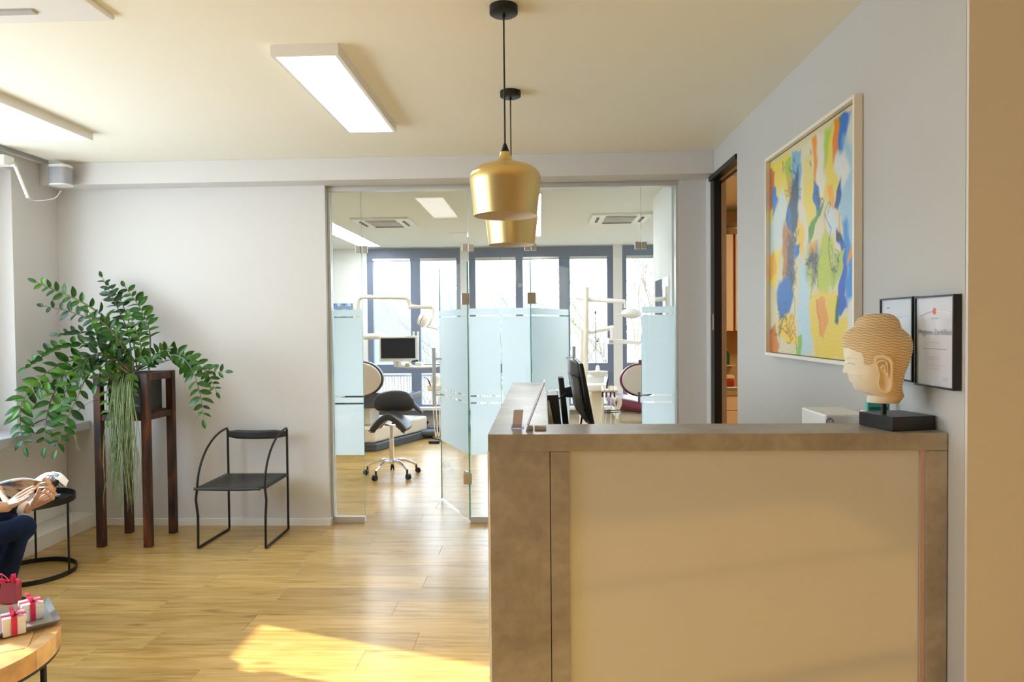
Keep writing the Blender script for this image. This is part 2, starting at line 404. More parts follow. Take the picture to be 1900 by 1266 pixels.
# ---- glass partition and its two doors
GY = 5.5
gp = thing('glass_partition', (-.3, GY, 0), 'frameless clear and frosted glass wall between waiting room and treatment room', 'glass partition')
MB().box(-1.655, 1.07, 5.47, 5.53, 2.61, 2.655).build('top_rail', ALU, gp, bevel=.002)
MB().box(-1.655, -1.635, 5.47, 5.53, 0, 2.61).build('side_rail', ALU, gp, bevel=.002)
MB().box(1.045, 1.07, 5.47, 5.53, 0, 2.61).build('side_rail', ALU, gp, bevel=.002)
FB = ((.534, .936), (.949, .991), (1.004, 1.621), (1.634, 1.685))
EDGE = mat('green_glass_edge', (.10, .42, .36), .2)
def pane(parent, A, B, z0, z1, film=True, side=1, name='pane', edges=False):
    A = Vector((*A, 0)); B = Vector((*B, 0)); d = (B-A).normalized(); n = Vector((-d.y, d.x, 0))
    t = .005
    def slab(a, c, za, zb, off, th, nm, m, par):
        bb = MB(); o1 = n*off; pts = [a+o1-n*th, c+o1-n*th, c+o1+n*th, a+o1+n*th]
        bb.prism([(q.x, q.y) for q in pts], za, zb); return bb.build(nm, m, par)
    g = slab(A, B, z0, z1, 0, t, name, GLASS, parent)
    if film:
        for za, zb in FB:   # the film is a single skin on the glass
            bb = MB(); o1 = n*side*(t+.0008); a_, c_ = A+d*.003+o1, B-d*.003+o1
            bb.b.faces.new([bb.b.verts.new(q) for q in ((a_.x, a_.y, za), (c_.x, c_.y, za), (c_.x, c_.y, zb), (a_.x, a_.y, zb))])
            bb.build('frosted_film', FILM, g)
    if edges:
        slab(A-d*.002, A-d*.0002, z0, z1, 0, t, 'polished_edge', EDGE, g); slab(B+d*.0002, B+d*.002, z0, z1, 0, t, 'polished_edge', EDGE, g)
    return g
pane(gp, (-1.634, GY), (-1.397, GY), .05, 2.61, edges=True)
pane(gp, (-.555, GY), (-.308, GY), .05, 2.61, edges=True)
pane(gp, (-.302, GY), (-.072, GY), .05, 2.61, edges=True)
pane(gp, (.785, GY), (1.044, GY), .05, 2.61, edges=True)
pane(gp, (-1.393, GY), (-.56, GY), 2.065, 2.61, film=False, name='transom_pane')
pane(gp, (-.068, GY), (.781, GY), 2.065, 2.61, film=False, name='transom_pane')
for a, c in ((-1.634, -1.395), (-.56, -.07), (.785, 1.044)):
    MB().box(a, c, 5.482, 5.518, 0, .05).build('bottom_rail', ALU, gp, bevel=.002)
for x in (-1.395, -.558, -.07, .783):
    MB().box(x-.046, x-.003, 5.485, 5.515, 2.13, 2.185).build('clamp', STEEL, gp, bevel=.003)
    MB().box(x+.003, x+.046, 5.485, 5.515, 2.13, 2.185).build('clamp', STEEL, gp, bevel=.003)
def glass_door(name, H, F, label, side, hz):
    d = struct(bpy.data.objects.new(name, None)); COL.objects.link(d); d.location = (*H, 0)
    d['label'] = label
    g = pane(d, H, F, .012, 2.055, side=side, edges=True)
    h = Vector((*H, 0)); f = Vector((*F, 0)); dr = (f-h).normalized(); n = Vector((-dr.y, dr.x, 0))*side
    for z in hz:
        b = MB(); c = h+dr*.02
        b.box(c.x-.035, c.x+.03, 5.478, 5.488, z-.045, z+.045).build('hinge_plate', STEEL, d, bevel=.003)
        b = MB(); b.slab([h+dr*.008+n*.007+Vector((0, 0, z-.045)), h+dr*.075+n*.007+Vector((0, 0, z-.045)), h+dr*.075+n*.007+Vector((0, 0, z+.045)), h+dr*.008+n*.007+Vector((0, 0, z+.045))], n*.012)
        b.build('hinge_plate', STEEL, d)
    return d, f-dr*.06, n
d1, fp, nn = glass_door('door_1', (-.567, 5.52), (-.889, 6.232), 'left glass door with frosted film, swung open into the treatment room', 1, (1.76, .35))
def pull(d, fp, nn, z0, z1):
    q = fp+nn*.075
    h = MB().tube([(q.x, q.y, z0), (q.x, q.y, z1)], .0165, 14).build('handle', STEEL, d, smooth=True)
    for z in (z0+.10, z1-.10):
        MB().tube([(fp.x-nn.x*.02, fp.y-nn.y*.02, z), (q.x, q.y, z)], .008, 10).build('standoff', STEEL, h, smooth=True)
pull(d1, fp, nn, P(811, 753, Y=6.2).z, P(811, 645, Y=6.2).z)
d2, fp2, nn2 = glass_door('door_2', (-.072, 5.52), (.25, 6.27), 'right glass door with frosted film, swung open behind the reception desk', -1, (1.76, .35))
pull(d2, fp2, nn2, .84, 1.36)

# ---- treatment room shell
tb = struct(MB().box(-4.3, -2.54, YW, YW+.2, 0, Z2).build('wall_treatment_back', BACKW))
MB().box(-1.16, -1.03, YW-.02, YW+.2, 0, Z2).build('column', BACKW, tb)
MB().box(1.065, 1.197, YW-.02, YW+.2, 0, Z2).build('column', BACKW, tb)
MB().box(-2.54, 2.9, YW, YW+.2, 0, .33).build('parapet', BACKW, tb)
struct(MB().box(-4.3, -4.1, 5.6, YW, 0, Z2).build('wall_treatment_left', BACKW))
t3 = struct(MB().box(1.04, 1.28, 5.6, 6.5, 0, ZC).build('wall_treatment_right', BACKW))
MB().box(1.2, 1.28, 6.5, 7.45, 0, ZC).build('return_wall', BACKW, t3)
MB().box(1.2, 3.0, 7.40, 7.50, 0, ZC).build('return_wall', BACKW, t3)
MB().box(2.8, 3.0, 7.50, YW+.2, 0, ZC).build('return_wall', BACKW, t3)
sl = struct(MB().box(-2.54, 2.8, YW-.16, YW+.02, .325, .365).build('trim_3', TRIM, bevel=.004))
gr = tag(MB().box(-2.54, 1.6, YW-.12, YW-.10, .255, .322).build('convector_grille', mat('dark_grille', (.22, .23, .25), .5)), 'long dark grey heater grille below the treatment room windows', 'heater grille')
struct(MB().box(-4.1, 1.2, YW-.02, YW, 0, .06).build('baseboard_treatment', mat('grey_skirting', (.25, .27, .30), .5)))
def win(name, x0, x1, mull, cols):
    w = bpy.data.objects.new(name, None); COL.objects.link(w); struct(w); w.location = (x0, YW, .36)
    def fr(a, c, z0, z1, nm): MB().box(a, c, YW+.0, YW+.09, z0, z1).build(nm, WFRAME, w, bevel=.004)
    fr(x0, x1, 2.51, Z2-.01, 'frame_rail'); fr(x0, x1, .856, .991, 'frame_rail'); fr(x0, x1, .366, .395, 'frame_rail')
    for a, c in mull: fr(a, c, .395, .856, 'mullion'); fr(a, c, .991, 2.51, 'mullion')
    for a, c in cols:
        MB().box(a, c, YW+.04, YW+.048, .991, 2.51).build('pane', WGLASS, w)
        MB().box(a, c, YW+.04, YW+.048, .395, .856).build('pane', WGLASS, w)
        MB().box(a, c, YW-.005, YW+.03, 2.515, 2.545).build('blind_cassette', ALU, w)
    return w
win('window_2', -2.54, -1.16, [(-2.54, -2.453), (-1.90, -1.755), (-1.22, -1.16)], [(-2.453, -1.90), (-1.755, -1.22)])
win('window_3', -1.03, 1.065, [(-1.03, -.94), (-.352, -.245), (.28, .44), (.978, 1.065)], [(-.94, -.352), (-.245, .28), (.44, .978)])
win('window_4', 1.197, 2.8, [(1.197, 1.26), (1.95, 2.07), (2.7, 2.8)], [(1.26, 1.95), (2.07, 2.7)])
bal = thing('balustrade', (-.7, YW-.05, .37), 'white railing of thin vertical bars in front of the lower window panes', 'railing')
MB().box(-2.53, 1.06, YW+.16, YW+.19, .80, .83).build('top_rail', WHITE, bal)
bm_ = MB().box(-.006, .006, -.006, .006, .37, .80).mesh('bar'); bm_.materials.append(WHITE)
for k in range(78):
    o = link('bar', bm_, None, bal); o.location = (-2.50+k*.0455, YW+.175, 0); o.matrix_parent_inverse = Matrix.Identity(4)
    o.location = Vector((-2.50+k*.0455, YW+.175, 0))-bal.location

# lights and vents in the ceiling
def light_panel(loc, sx, sy, z, label, em=LAMPW, h=.05, strength=None, fr=.018, group='surface-mounted ceiling light panels'):
    x, y = loc
    t = thing('ceiling_light', (x, y, z), label, 'ceiling light', group)
    f = MB()
    x0, x1, y0, y1 = x-sx/2, x+sx/2, y-sy/2, y+sy/2
    f.box(x0, x1, y0, y0+fr, z-h, z); f.box(x0, x1, y1-fr, y1, z-h, z)
    f.box(x0, x0+fr, y0+fr, y1-fr, z-h, z); f.box(x1-fr, x1, y0+fr, y1-fr, z-h, z)
    bmesh.ops.remove_doubles(f.b, verts=f.b.verts, dist=1e-5)
    f.build('frame', TRIM, t)
    MB().box(x0+fr, x1-fr, y0+fr, y1-fr, z-h+.004, z-h+.010).build('diffuser', em, t)
    return t
light_panel((-1.037, 3.755), .305, 1.27, ZC, 'lit white rectangular ceiling panel in the middle of the waiting room ceiling')
light_panel((-3.005, 3.80), .305, 1.27, ZC, 'lit white rectangular ceiling panel above the window, cut by the left edge')
light_panel((-2.40, 8.75), .30, 2.4, Z2, 'long lit ceiling strip at far left, seen through the glass', em=LAMPB, h=.012, fr=.008, group='treatment room ceiling lights')
light_panel((-.11, 7.6), .27, 2.9, Z2, 'long lit ceiling strip seen through the glass behind the brass pendants', em=LAMPB, h=.012, fr=.008, group='treatment room ceiling lights')
off = mat('unlit_diffuser', (.90, .90, .86), .5)
light_panel((-1.0, 6.95), .27, 1.27, Z2, 'unlit white ceiling panel seen through the glass left of the pendants', em=off, h=.006, fr=.006, group='treatment room ceiling lights')
light_panel((-1.0, 9.2), .25, 1.0, Z2, 'unlit small ceiling panel nearest the treatment room windows', em=off, h=.006, fr=.006, group='treatment room ceiling lights')
def cassette(x, y, z, s, label, sx=None, pale=False):
    t = thing('air_conditioner', (x, y, z), label, 'air conditioner')
    sx = sx or s
    MB().box(x-sx/2, x+sx/2, y-s/2, y+s/2, z-.022, z).build('housing', WHITE, t, bevel=.008)
    g = mat('grey_grille', (.42, .42, .40), .6); dk = mat('dark_slot', (.06, .06, .06), .6)
    MB().box(x-sx*.26, x+sx*.26, y-s*.26, y+s*.26, z-.028, z-.0225).build('grille', g, t, bevel=.002)
    for q in range(4):
        a = q*math.pi/2; R_ = Matrix.Rotation(a, 3, 'Z')
        b = MB(); b.box(-.26, .26, .36, .40, -.030, -.0225)
        for v in b.b.verts:
            w = R_@v.co; v.co = Vector((x+w.x*sx, y+w.y*s, z+w.z))
        b.build('louvre', dk if q in (0, 1, 3) and not pale else g, t)
    return t
cassette(-2.22, 2.33, ZC, .93, 'white ceiling air conditioner cut by the top left corner', sx=1.05, pale=True)
cassette(-1.69, 7.70, Z2, .62, 'white ceiling air conditioner seen through the glass on the left')
cassette(.86, 7.66, Z2, .62, 'white ceiling air conditioner seen through the glass on the right')

# ---- kitchen behind the sliding door
KC = mat('kitchen_paint', (.62, .46, .24), .7)
ks = struct(MB().box(1.28, 3.4, 7.36, 7.40, 0, 2.74).build('wall_kitchen_back', KC))
struct(MB().box(3.3, 3.4, 3.9, 7.36, 0, 2.74).build('wall_kitchen_right', KC))
struct(MB().box(1.40, 3.3, 3.85, 3.95, 0, 2.74).build('wall_kitchen_front', KC))
struct(MB().box(1.285, 1.30, 5.6, 7.36, 0, 2.74).build('wall_kitchen_left', KC))
kc = struct(bpy.data.objects.new('ceiling', None)); COL.objects.link(kc); kc.location = (2.3, 5.5, 2.74)
for k in range(4):
    MB().box(1.30, 3.3, 3.95+k*.855+.003, 3.95+(k+1)*.855-.003, 2.74, 2.78).build('panel', KC, kc)
MB().box(1.30, 3.4, 3.9, 7.4, 2.785, 2.80).build('backing', KC, kc)
area('kitchen_light', (2.5, 5.7, 2.70), .6, 1.2, 60, (1, .72, .44))
d3 = struct(MB().box(XR+.005, XR+.06, 5.24, 5.333, 0, 2.60).build('door_3', BLACKM, bevel=.002))
MB().box(XR-.012, XR+.05, 4.61, 5.333, 2.605, 2.64).build('track', BLACKM, d3, bevel=.002)
MB().box(XR+.07, XR+.085, 4.61, 5.333, 2.59, 2.60).build('track', BLACKM, d3)
MB().box(XR+.0, XR+.004, 5.245, 5.275, 1.50, 1.62).build('finger_pull', STEEL, d3)
kit = thing('wall_cabinet', (1.9, 7.2, 1.47), 'cream wall cabinet with tall doors seen through the narrow doorway', 'cabinet')
MB().box(1.5, 2.6, 7.03, 7.355, 1.47, 2.42).build('body', mat('cabinet_red_edge', (.35, .10, .04), .5), kit)
CAB = mat('cabinet_cream', (.82, .70, .52), .4)
MB().box(1.5, 1.895, 7.0, 7.03, 1.475, 2.42).build('door', CAB, kit, bevel=.002)
MB().box(1.92, 2.4, 7.0, 7.03, 1.475, 2.42).build('door', CAB, kit, bevel=.002)
base = thing('base_cabinet', (1.9, 7.0, 0), 'beige kitchen base unit with drawer fronts behind the narrow doorway', 'cabinet')
MB().box(1.5, 2.7, 6.80, 7.355, 0, .86).build('body', CAB, base)
MB().box(1.5, 1.96, 6.78, 6.80, .72, .855).build('drawer', CAB, base, bevel=.003)
MB().box(1.5, 1.96, 6.78, 6.80, .58, .71).build('drawer', CAB, base, bevel=.003)
MB().box(1.5, 2.7, 6.77, 7.355, .86, .90).build('worktop', mat('worktop', (.45, .33, .18), .4), base, bevel=.003)
# things on and above the kitchen units
b = MB(); b.lathe([(0, 0), (.16, 0), (.19, .05), (.20, .055), (.2, .06), (.185, .06), (.16, .012), (0, .012)], (1.93, 7.16, 2.42))
tag(b.build('metal_bowl', STEEL, smooth=True), 'shallow metal bowl on top of the cream wall cabinet', 'bowl')
b = MB(); b.lathe([(0, 0), (.17, 0), (.17, .05), (.15, .05), (.15, .01), (0, .01)], (1.99, 7.17, 2.482))
tag(b.build('metal_tin', STEEL, smooth=True), 'round metal tin stacked in the bowl above the wall cabinet', 'tin')
sp = P(1345, 677, Y=7.3)
bt = thing('soap_bottle', (sp.x, 7.29, sp.z), 'dark green pump bottle on a small wall shelf behind the doorway', 'bottle')
MB().lathe([(0, 0), (.042, 0), (.045, .02), (.045, .10), (.03, .13), (.018, .14), (0, .14)], (sp.x, 7.29, sp.z+.004)).build('body', mat('green_plastic', (.008, .10, .05), .3), bt, smooth=True)
MB().lathe([(0, 0), (.02, 0), (.02, .02), (.006, .03), (.006, .06), (0, .06)], (sp.x, 7.29, sp.z+.145)).build('pump', CREAM, bt, smooth=True)
tag(MB().box(sp.x-.09, sp.x+.09, 7.24, 7.358, sp.z-.012, sp.z+.003).build('wall_shelf', CREAM), 'tiny cream wall shelf under the green bottle', 'shelf')
q = P(1350, 712, Y=6.95)
tag(MB().box(q.x-.17, q.x+.07, 6.86, 7.1, .901, .935).build('baking_tray', STEEL, bevel=.004), 'flat metal tray on the kitchen worktop behind the doorway', 'tray')
tag(MB().box(q.x-.16, q.x+.05, 6.90, 7.08, .937, 1.0).build('red_box', mat('red_card', (.45, .03, .02), .4), bevel=.004), 'red box on the kitchen worktop below the green bottle', 'box')
tag(MB().box(q.x-.15, q.x+.06, 6.91, 7.07, 1.002, 1.045).build('folded_cloth', mat('cream_cloth', (.8, .66, .5), .9), bevel=.018, seg=4), 'folded cream cloth lying on the red box', 'cloth')

# ---- outside
HAZE = mat('distant_hill', (.17, .22, .235), .9, var=.15, vscale=.02)
b = MB()
def hill(u, v):
    x = -160+320*u; yy = 150+60*v
    h = 26+16*math.sin(u*7+1)+7*math.sin(u*17)+4*noise.noise(Vector((u*20, 3, 0)))
    return Vector((x, yy, -8+h*math.sin(v*math.pi/2)))
b.grid(hill, 60, 8)
struct(b.build('hillside', HAZE, smooth=True))
struct(MB().box(-200, 200, 12, 210, -7.2, -7).build('ground', mat('meadow', (.16, .145, .10), .9, var=.2, vscale=.1)))
BARK = mat('pale_bark', (.20, .17, .13), .9); YEL = mat('yellow_leaf', (.38, .30, .08), .7)
def tree(x, y, h, seed, label, leafy):
    r = random.Random(seed); t = thing('tree', (x, y, -7), label, 'tree', 'trees outside the windows')
    b = MB(); lv = MB()
    def br(p, d, L, rad, dep):
        q = p+d*L; m_ = p+d*L*.5+Vector((r.uniform(-.05, .05), r.uniform(-.05, .05), 0))*L
        b.tube([p, m_, q], [rad, rad*.85, rad*.65], 5, cap=False)
        if dep == 0:
            for _ in range(leafy*2):
                c = q+Vector([r.gauss(0, .3) for _ in range(3)]); u = Vector([r.uniform(-1, 1) for _ in range(3)]).normalized()*.04; w = Vector([r.uniform(-1, 1) for _ in range(3)]).normalized()*.03
                lv.b.faces.new([lv.b.verts.new(k) for k in (c-u, c+w, c+u, c-w)])
            return
        for k in range(3 if dep > 1 else 2):
            nd = (d+Vector((r.uniform(-.7, .7), r.uniform(-.7, .7), r.uniform(-.15, .5)))).normalized()
            br(p+d*L*r.uniform(.55, 1), nd, L*r.uniform(.6, .82), rad*.6, dep-1)
    br(Vector((x, y, -7)), Vector((0, 0, 1)), h*.32, .13, 5)
    b.build('trunk', BARK, t, smooth=True)
    if leafy: tag(lv.build('foliage', YEL, t), kind='stuff')
tree(1.6, 24, 15, 3, 'pale bare tree with yellow leaves outside the right windows', 6)
tree(5.2, 30, 16, 5, 'bare tree with yellow leaves beyond the rightmost window', 6)
tree(-1.4, 27, 13, 8, 'thin bare tree behind the middle windows', 3)
tree(-5.2, 30, 11, 11, 'small bare tree low behind the left treatment room window', 2)

# ================================================================== RECEPTION DESK
CX0, CX1, CY0, CYB, CZ = -.171, 1.272, 2.252, 2.48, 1.2
WP = mat('white_gloss_panel', (.63, .655, .70), .10, coat=.8, spec=.6)
desk = thing('reception_desk', (.5, 2.4, 0), 'grey stone-look reception desk with a glossy white front panel', 'reception desk')
MB().box(CX0+.004, .027, CY0, CYB, 0, 1.145).build('end_panel', CONC, desk, bevel=.0015)
MB().box(.0295, .089, CY0, CYB, 0, 1.1435).build('stile', CONC, desk, bevel=.0015)
MB().box(1.208, CX1, CY0, CYB, 0, 1.1435).build('stile', CONC, desk, bevel=.0015)
MB().box(CX0, CX1, CY0-.001, CYB, 1.1445, CZ).build('counter_top', CONC, desk, bevel=.0015)
MB().box(.0895, 1.192, CY0+.014, CY0+.034, 0, 1.144).build('front_panel', WP, desk)
MB().box(1.1925, 1.2075, CY0+.006, CY0+.04, 0, 1.144).build('edge_strip', mat('pinkish_edge_strip', (.50, .38, .36), .3), desk)
MB().box(CX0, .027, CYB+.001, 4.30, 1.1445, CZ).build('return_top', CONC, desk, bevel=.0015)
MB().box(CX0-.002, CX0+.022, CYB-.224, 4.29, 0, 1.144).build('side_panel', TRIM, desk)
MB().box(-.145, .02, 4.24, 4.29, 0, 1.144).build('end_panel', CONC, desk)
MB().box(.03, .75, 2.50, 4.2, .70, .74).build('work_surface', TRIM, desk, bevel=.002)
MB().box(.75, 1.27, 2.50, 3.10, .70, .74).build('work_surface', TRIM, desk, bevel=.002)
MB().box(.70, .74, 3.0, 4.15, 0, .70).build('support', TRIM, desk)
# card holder
ACR = glass('acrylic', (.90, .88, .95)); 
c0 = P(960, 797, Z=CZ)
ch = thing('card_holder', (c0.x, c0.y, CZ), 'small clear holder with beige cards at the front corner of the desk', 'card holder')
b = MB(); b.slab([(c0.x-.022, c0.y, CZ+.001), (c0.x+.022, c0.y, CZ+.001), (c0.x+.022, c0.y+.05, CZ+.001), (c0.x-.022, c0.y+.05, CZ+.001)], (0, 0, .003)); b.build('base', ACR, ch)
b = MB(); b.slab([(c0.x-.022, c0.y-.0, CZ+.004), (c0.x+.022, c0.y-.0, CZ+.004), (c0.x+.022, c0.y-.0, CZ+.016), (c0.x-.022, c0.y-.0, CZ+.016)], (0, .003, 0)); b.build('lip', ACR, ch)
b = MB(); b.slab([(c0.x-.018, c0.y+.008, CZ+.005), (c0.x+.014, c0.y+.008, CZ+.005), (c0.x+.020, c0.y+.030, CZ+.062), (c0.x-.012, c0.y+.030, CZ+.062)], (0, .012, 0))
b.build('cards', mat('beige_card', (.62, .47, .36), .6), ch)
# leaning clear panel with white cards at its foot
ah = thing('sign_holder', P(985, 796, Z=CZ), 'thin slanted clear sign holder with white cards at its foot', 'sign holder')
a0, a1 = P(976, 797, Z=CZ), P(1009, 706, Y=2.42)
b = MB(); b.slab([(a0.x, 2.31, CZ+.002), (a1.x, 2.31, a1.z), (a1.x, 2.46, a1.z), (a0.x, 2.46, CZ+.002)], (.004, 0, .001)); b.build('panel', mat('lilac_acrylic', (.55, .52, .68), .15), ah)
a, c = P(977, 799, Z=CZ), P(1013, 790, Z=CZ)
MB().box(a.x, a.x+.022, a.y+.005, a.y+.035, CZ+.001, CZ+.012).build('card', PAPER, ah)
MB().box(a.x+.026, c.x, a.y+.005, a.y+.035, CZ+.001, CZ+.012).build('card', PAPER, ah)

# monitor and stand on the work surface
def ptY(px, py, Y): return P(px, py, Y=Y)
mo = thing('computer_monitor', P(1085, 790, Y=3.0), 'black tilted computer monitor seen edge-on behind the desk', 'monitor')
def pslab(pts, Y0, Y1): return MB().slab([ptY(*q, Y0) for q in pts], (0, Y1-Y0, 0))
pslab([(1075, 675), (1082, 675), (1106, 800), (1096, 800)], 2.86, 3.34).build('screen', BLACKP, mo, bevel=.004)
gm = mat('grey_plastic', (.30, .34, .37), .5)
pslab([(1056, 668), (1074, 676), (1076, 702), (1069, 700), (1056, 692)], 3.02, 3.18).build('rear_housing', gm, mo, bevel=.006)
pslab([(1056, 694), (1076, 704), (1090, 788), (1068, 760)], 2.98, 3.22).build('rear_housing', gm, mo, bevel=.01)
pslab([(1042, 722), (1064, 716), (1072, 722), (1072, 738), (1050, 738)], 3.04, 3.14).build('arm_joint', BLACKP, mo, bevel=.006)
bx = pslab([(1036, 701), (1046, 701), (1057, 800), (1046, 800)], 3.04, 3.14); so_ = bx.build('stand_column', BLACKP, mo, bevel=.004)
q = ptY(1050, 800, 3.09)
MB().box(q.x-.10, q.x+.14, 2.95, 3.25, .742, .76).build('foot', BLACKP, mo, bevel=.006)
MB().box(q.x-.03, q.x+.02, 3.05, 3.13, .758, q.z+.02).build('stand_column', BLACKP, mo)
b = MB(); b.tube([ptY(1050, 729, 3.02), ptY(1025, 750, 2.95)], .003, 8); b.build('cable', BLACKP, mo, smooth=True)
b = MB(); b.tube(bez([ptY(1080, 770, 3.1), ptY(1078, 785, 3.1), ptY(1072, 800, 3.1)], 8), .004, 8); b.build('cable', BLACKP, mo, smooth=True)
for k in range(11):
    a = Vector(ptY(1074+k*1.35, 708+k*6.5, 2.856)); MB().box(a.x-.0035, a.x+.0035, 2.853, 2.859, a.z-.0015, a.z+.0015).build('vent_slot', mat('dark_vent', (.08, .08, .085), .5), mo)
fo = thing('document_box', ptY(1028, 790, 2.85), 'black open document box beside the monitor behind the desk', 'document box')
pslab([(1015, 734), (1036, 733), (1043, 800), (1019, 800)], 2.80, 3.0).build('body', BLACKP, fo, bevel=.003)
pslab([(1017, 745), (1019, 745), (1030, 800), (1020, 800)], 2.77, 2.797).build('folder', mat('beige_folder', (.45, .36, .28), .6), fo)
q = ptY(1034, 800, 2.9); MB().box(q.x-.03, q.x+.03, 2.80, 3.0, .742, q.z+.01).build('body', BLACKP, fo)
pb = tag(pslab([(1037, 727), (1039, 727), (1048, 786), (1045, 786)], 3.16, 3.36).build('paper_sheet', PAPER), 'white sheet of paper standing behind the black document box', 'paper')

# machines behind the desk on the right
mc = thing('card_terminal', P(1555, 780, Y=2.75), 'white box-shaped device with a blue ring mark, left of the stone head', 'device')
a, c = P(1516, 765, Y=2.70), P(1596, 790, Y=2.70)
MB().box(a.x, c.x, 2.62, 2.86, .742, a.z).build('body', WHITE, mc, bevel=.006)
rc_ = P(1540, 783, Y=2.617); pts = []
for k in range(13):
    an = math.radians(-20+k*220/12); pts.append((rc_.x+.0125*math.cos(an), 2.618, rc_.z+.0125*math.sin(an)))
MB().tube(pts, .0016, 6).build('blue_ring', mat('blue_print', (.03, .11, .45), .4), mc, smooth=True)
MB().lathe([(0, 0), (.003, 0), (.003, .004), (0, .004)], (rc_.x+.01, 2.70, a.z), n=10).build('button', WHITE, mc)
TEAL = mat('teal_plastic', (.10, .50, .44), .35)
tq = P(1600, 740, Y=2.60)
tp = thing('glove_box', (tq.x+.04, 2.62, .742), 'turquoise and white box behind the stone head', 'box')
MB().box(tq.x-.003, tq.x+.08, 2.56, 2.615, .742, tq.z-.042).build('body', WHITE, tp, bevel=.004)
b = MB(); b.slab([(tq.x, 2.558, tq.z-.04), (tq.x+.078, 2.558, tq.z-.04), (tq.x+.078, 2.558, tq.z-.005), (tq.x, 2.558, tq.z)], (0, .02, 0)); b.build('lid', TEAL, tp, bevel=.002)
MB().box(tq.x+.006, tq.x+.07, 2.555, 2.5579, tq.z-.036, tq.z-.026).build('slot', mat('dark_teal', (.02, .15, .13), .5), tp)

# ================================================================== PENDANT LAMPS
def pendant(x, y, label):
    t = thing('pendant_lamp', (x, y, ZC), label, 'pendant lamp')
    MB().lathe([(0, 0), (.056, 0), (.056, -.028), (.05, -.032), (.006, -.032), (.006, -.045), (0, -.045)], (x, y, ZC)).build('canopy', BLACKM, t, smooth=True)
    MB().tube([(x, y, ZC-.045), (x, y, 2.255)], .0035, 8).build('cord', BLACKP, t, smooth=True)
    MB().lathe([(0, 2.272), (.005, 2.272), (.019, 2.236), (.019, 2.230), (0, 2.230)], (x, y, 0)).build('socket_cap', BLACKM, t, smooth=True)
    out = [(.0195, 2.237), (.024, 2.222), (.030, 2.208), (.042, 2.198), (.075, 2.189), (.105, 2.179), (.125, 2.166), (.137, 2.150), (.1415, 2.134), (.1405, 2.118), (.126, 1.995), (.1255, 1.985)]
    inn = [(r-.002, z-.001 if i < len(out)-1 else z) for i, (r, z) in enumerate(out)][::-1]
    sh = MB().lathe(out, (x, y, 0), n=96); me = sh.b
    # open shell: outside brass, inside white lining
    for f in [f for f in me.faces if len(f.verts) > 8]: me.faces.remove(f)
    s = sh.build('shade', BRASS, t, smooth=True, angle=50)
    b = MB().lathe(inn, (x, y, 0), n=96)
    for f in [f for f in b.b.faces if len(f.verts) > 8 ]: b.b.faces.remove(f)
    for f in b.b.faces: f.normal_flip()
    me = bpy.data.meshes.new('lining'); b.b.to_mesh(me); b.b.free(); me.shade_smooth()
    link('lining', me, mat('lamp_lining', (.80, .74, .64), .6), t)
    MB().ell((x, y, 2.09), (.03, .03, .04)).build('bulb', mat('opal_bulb', (.85, .83, .78), .3), t, smooth=True)
    MB().tube([(x, y, 2.12), (x, y, 2.19)], .015, 12).build('bulb_holder', WHITE, t, smooth=True)
    return t
pendant(-.133, 2.81, 'nearer and larger brushed brass pendant lamp over the desk')
pendant(-.149, 3.822, 'farther brushed brass pendant lamp half hidden behind the nearer one')

# ================================================================== WALL SPEAKER
sp = thing('wall_speaker', (-3.545, 5.14, 2.69), 'small white and silver speaker under the ceiling beam above the plant', 'speaker')
def rr(x0, x1, y0, y1, r, n=5):
    o = []
    for cx, cy, a0 in ((x1-r, y1-r, 0), (x0+r, y1-r, 90), (x0+r, y0+r, 180), (x1-r, y0+r, 270)):
        for k in range(n+1):
            a = math.radians(a0+90*k/n); o.append((cx+r*math.cos(a), cy+r*math.sin(a)))
    return o
R_ = rr(-3.617, -3.470, 5.06, 5.18, .045)
MB().prism(R_, 2.628, 2.748).build('grille', mat('silver_grille', (.42, .43, .47), .45, metal=.5), sp, smooth=True, angle=60)
MB().prism(R_, 2.7485, 2.768).build('top', WHITE, sp, smooth=True, angle=60)
MB().prism(R_, 2.616, 2.6275).build('base', WHITE, sp, smooth=True, angle=60)
MB().box(-3.57, -3.52, 5.10, 5.215, 2.768, 2.785).build('bracket', WHITE, sp, bevel=.003)
cbl = bez([P(113, 354, Y=5.12), P(103, 367, Y=5.1), P(80, 372, Y=5.05), P(60, 372, Y=5.0), P(53, 367, Y=4.82)], 20)
MB().tube(cbl, .003, 6).build('cable', WHITE, sp, smooth=True)

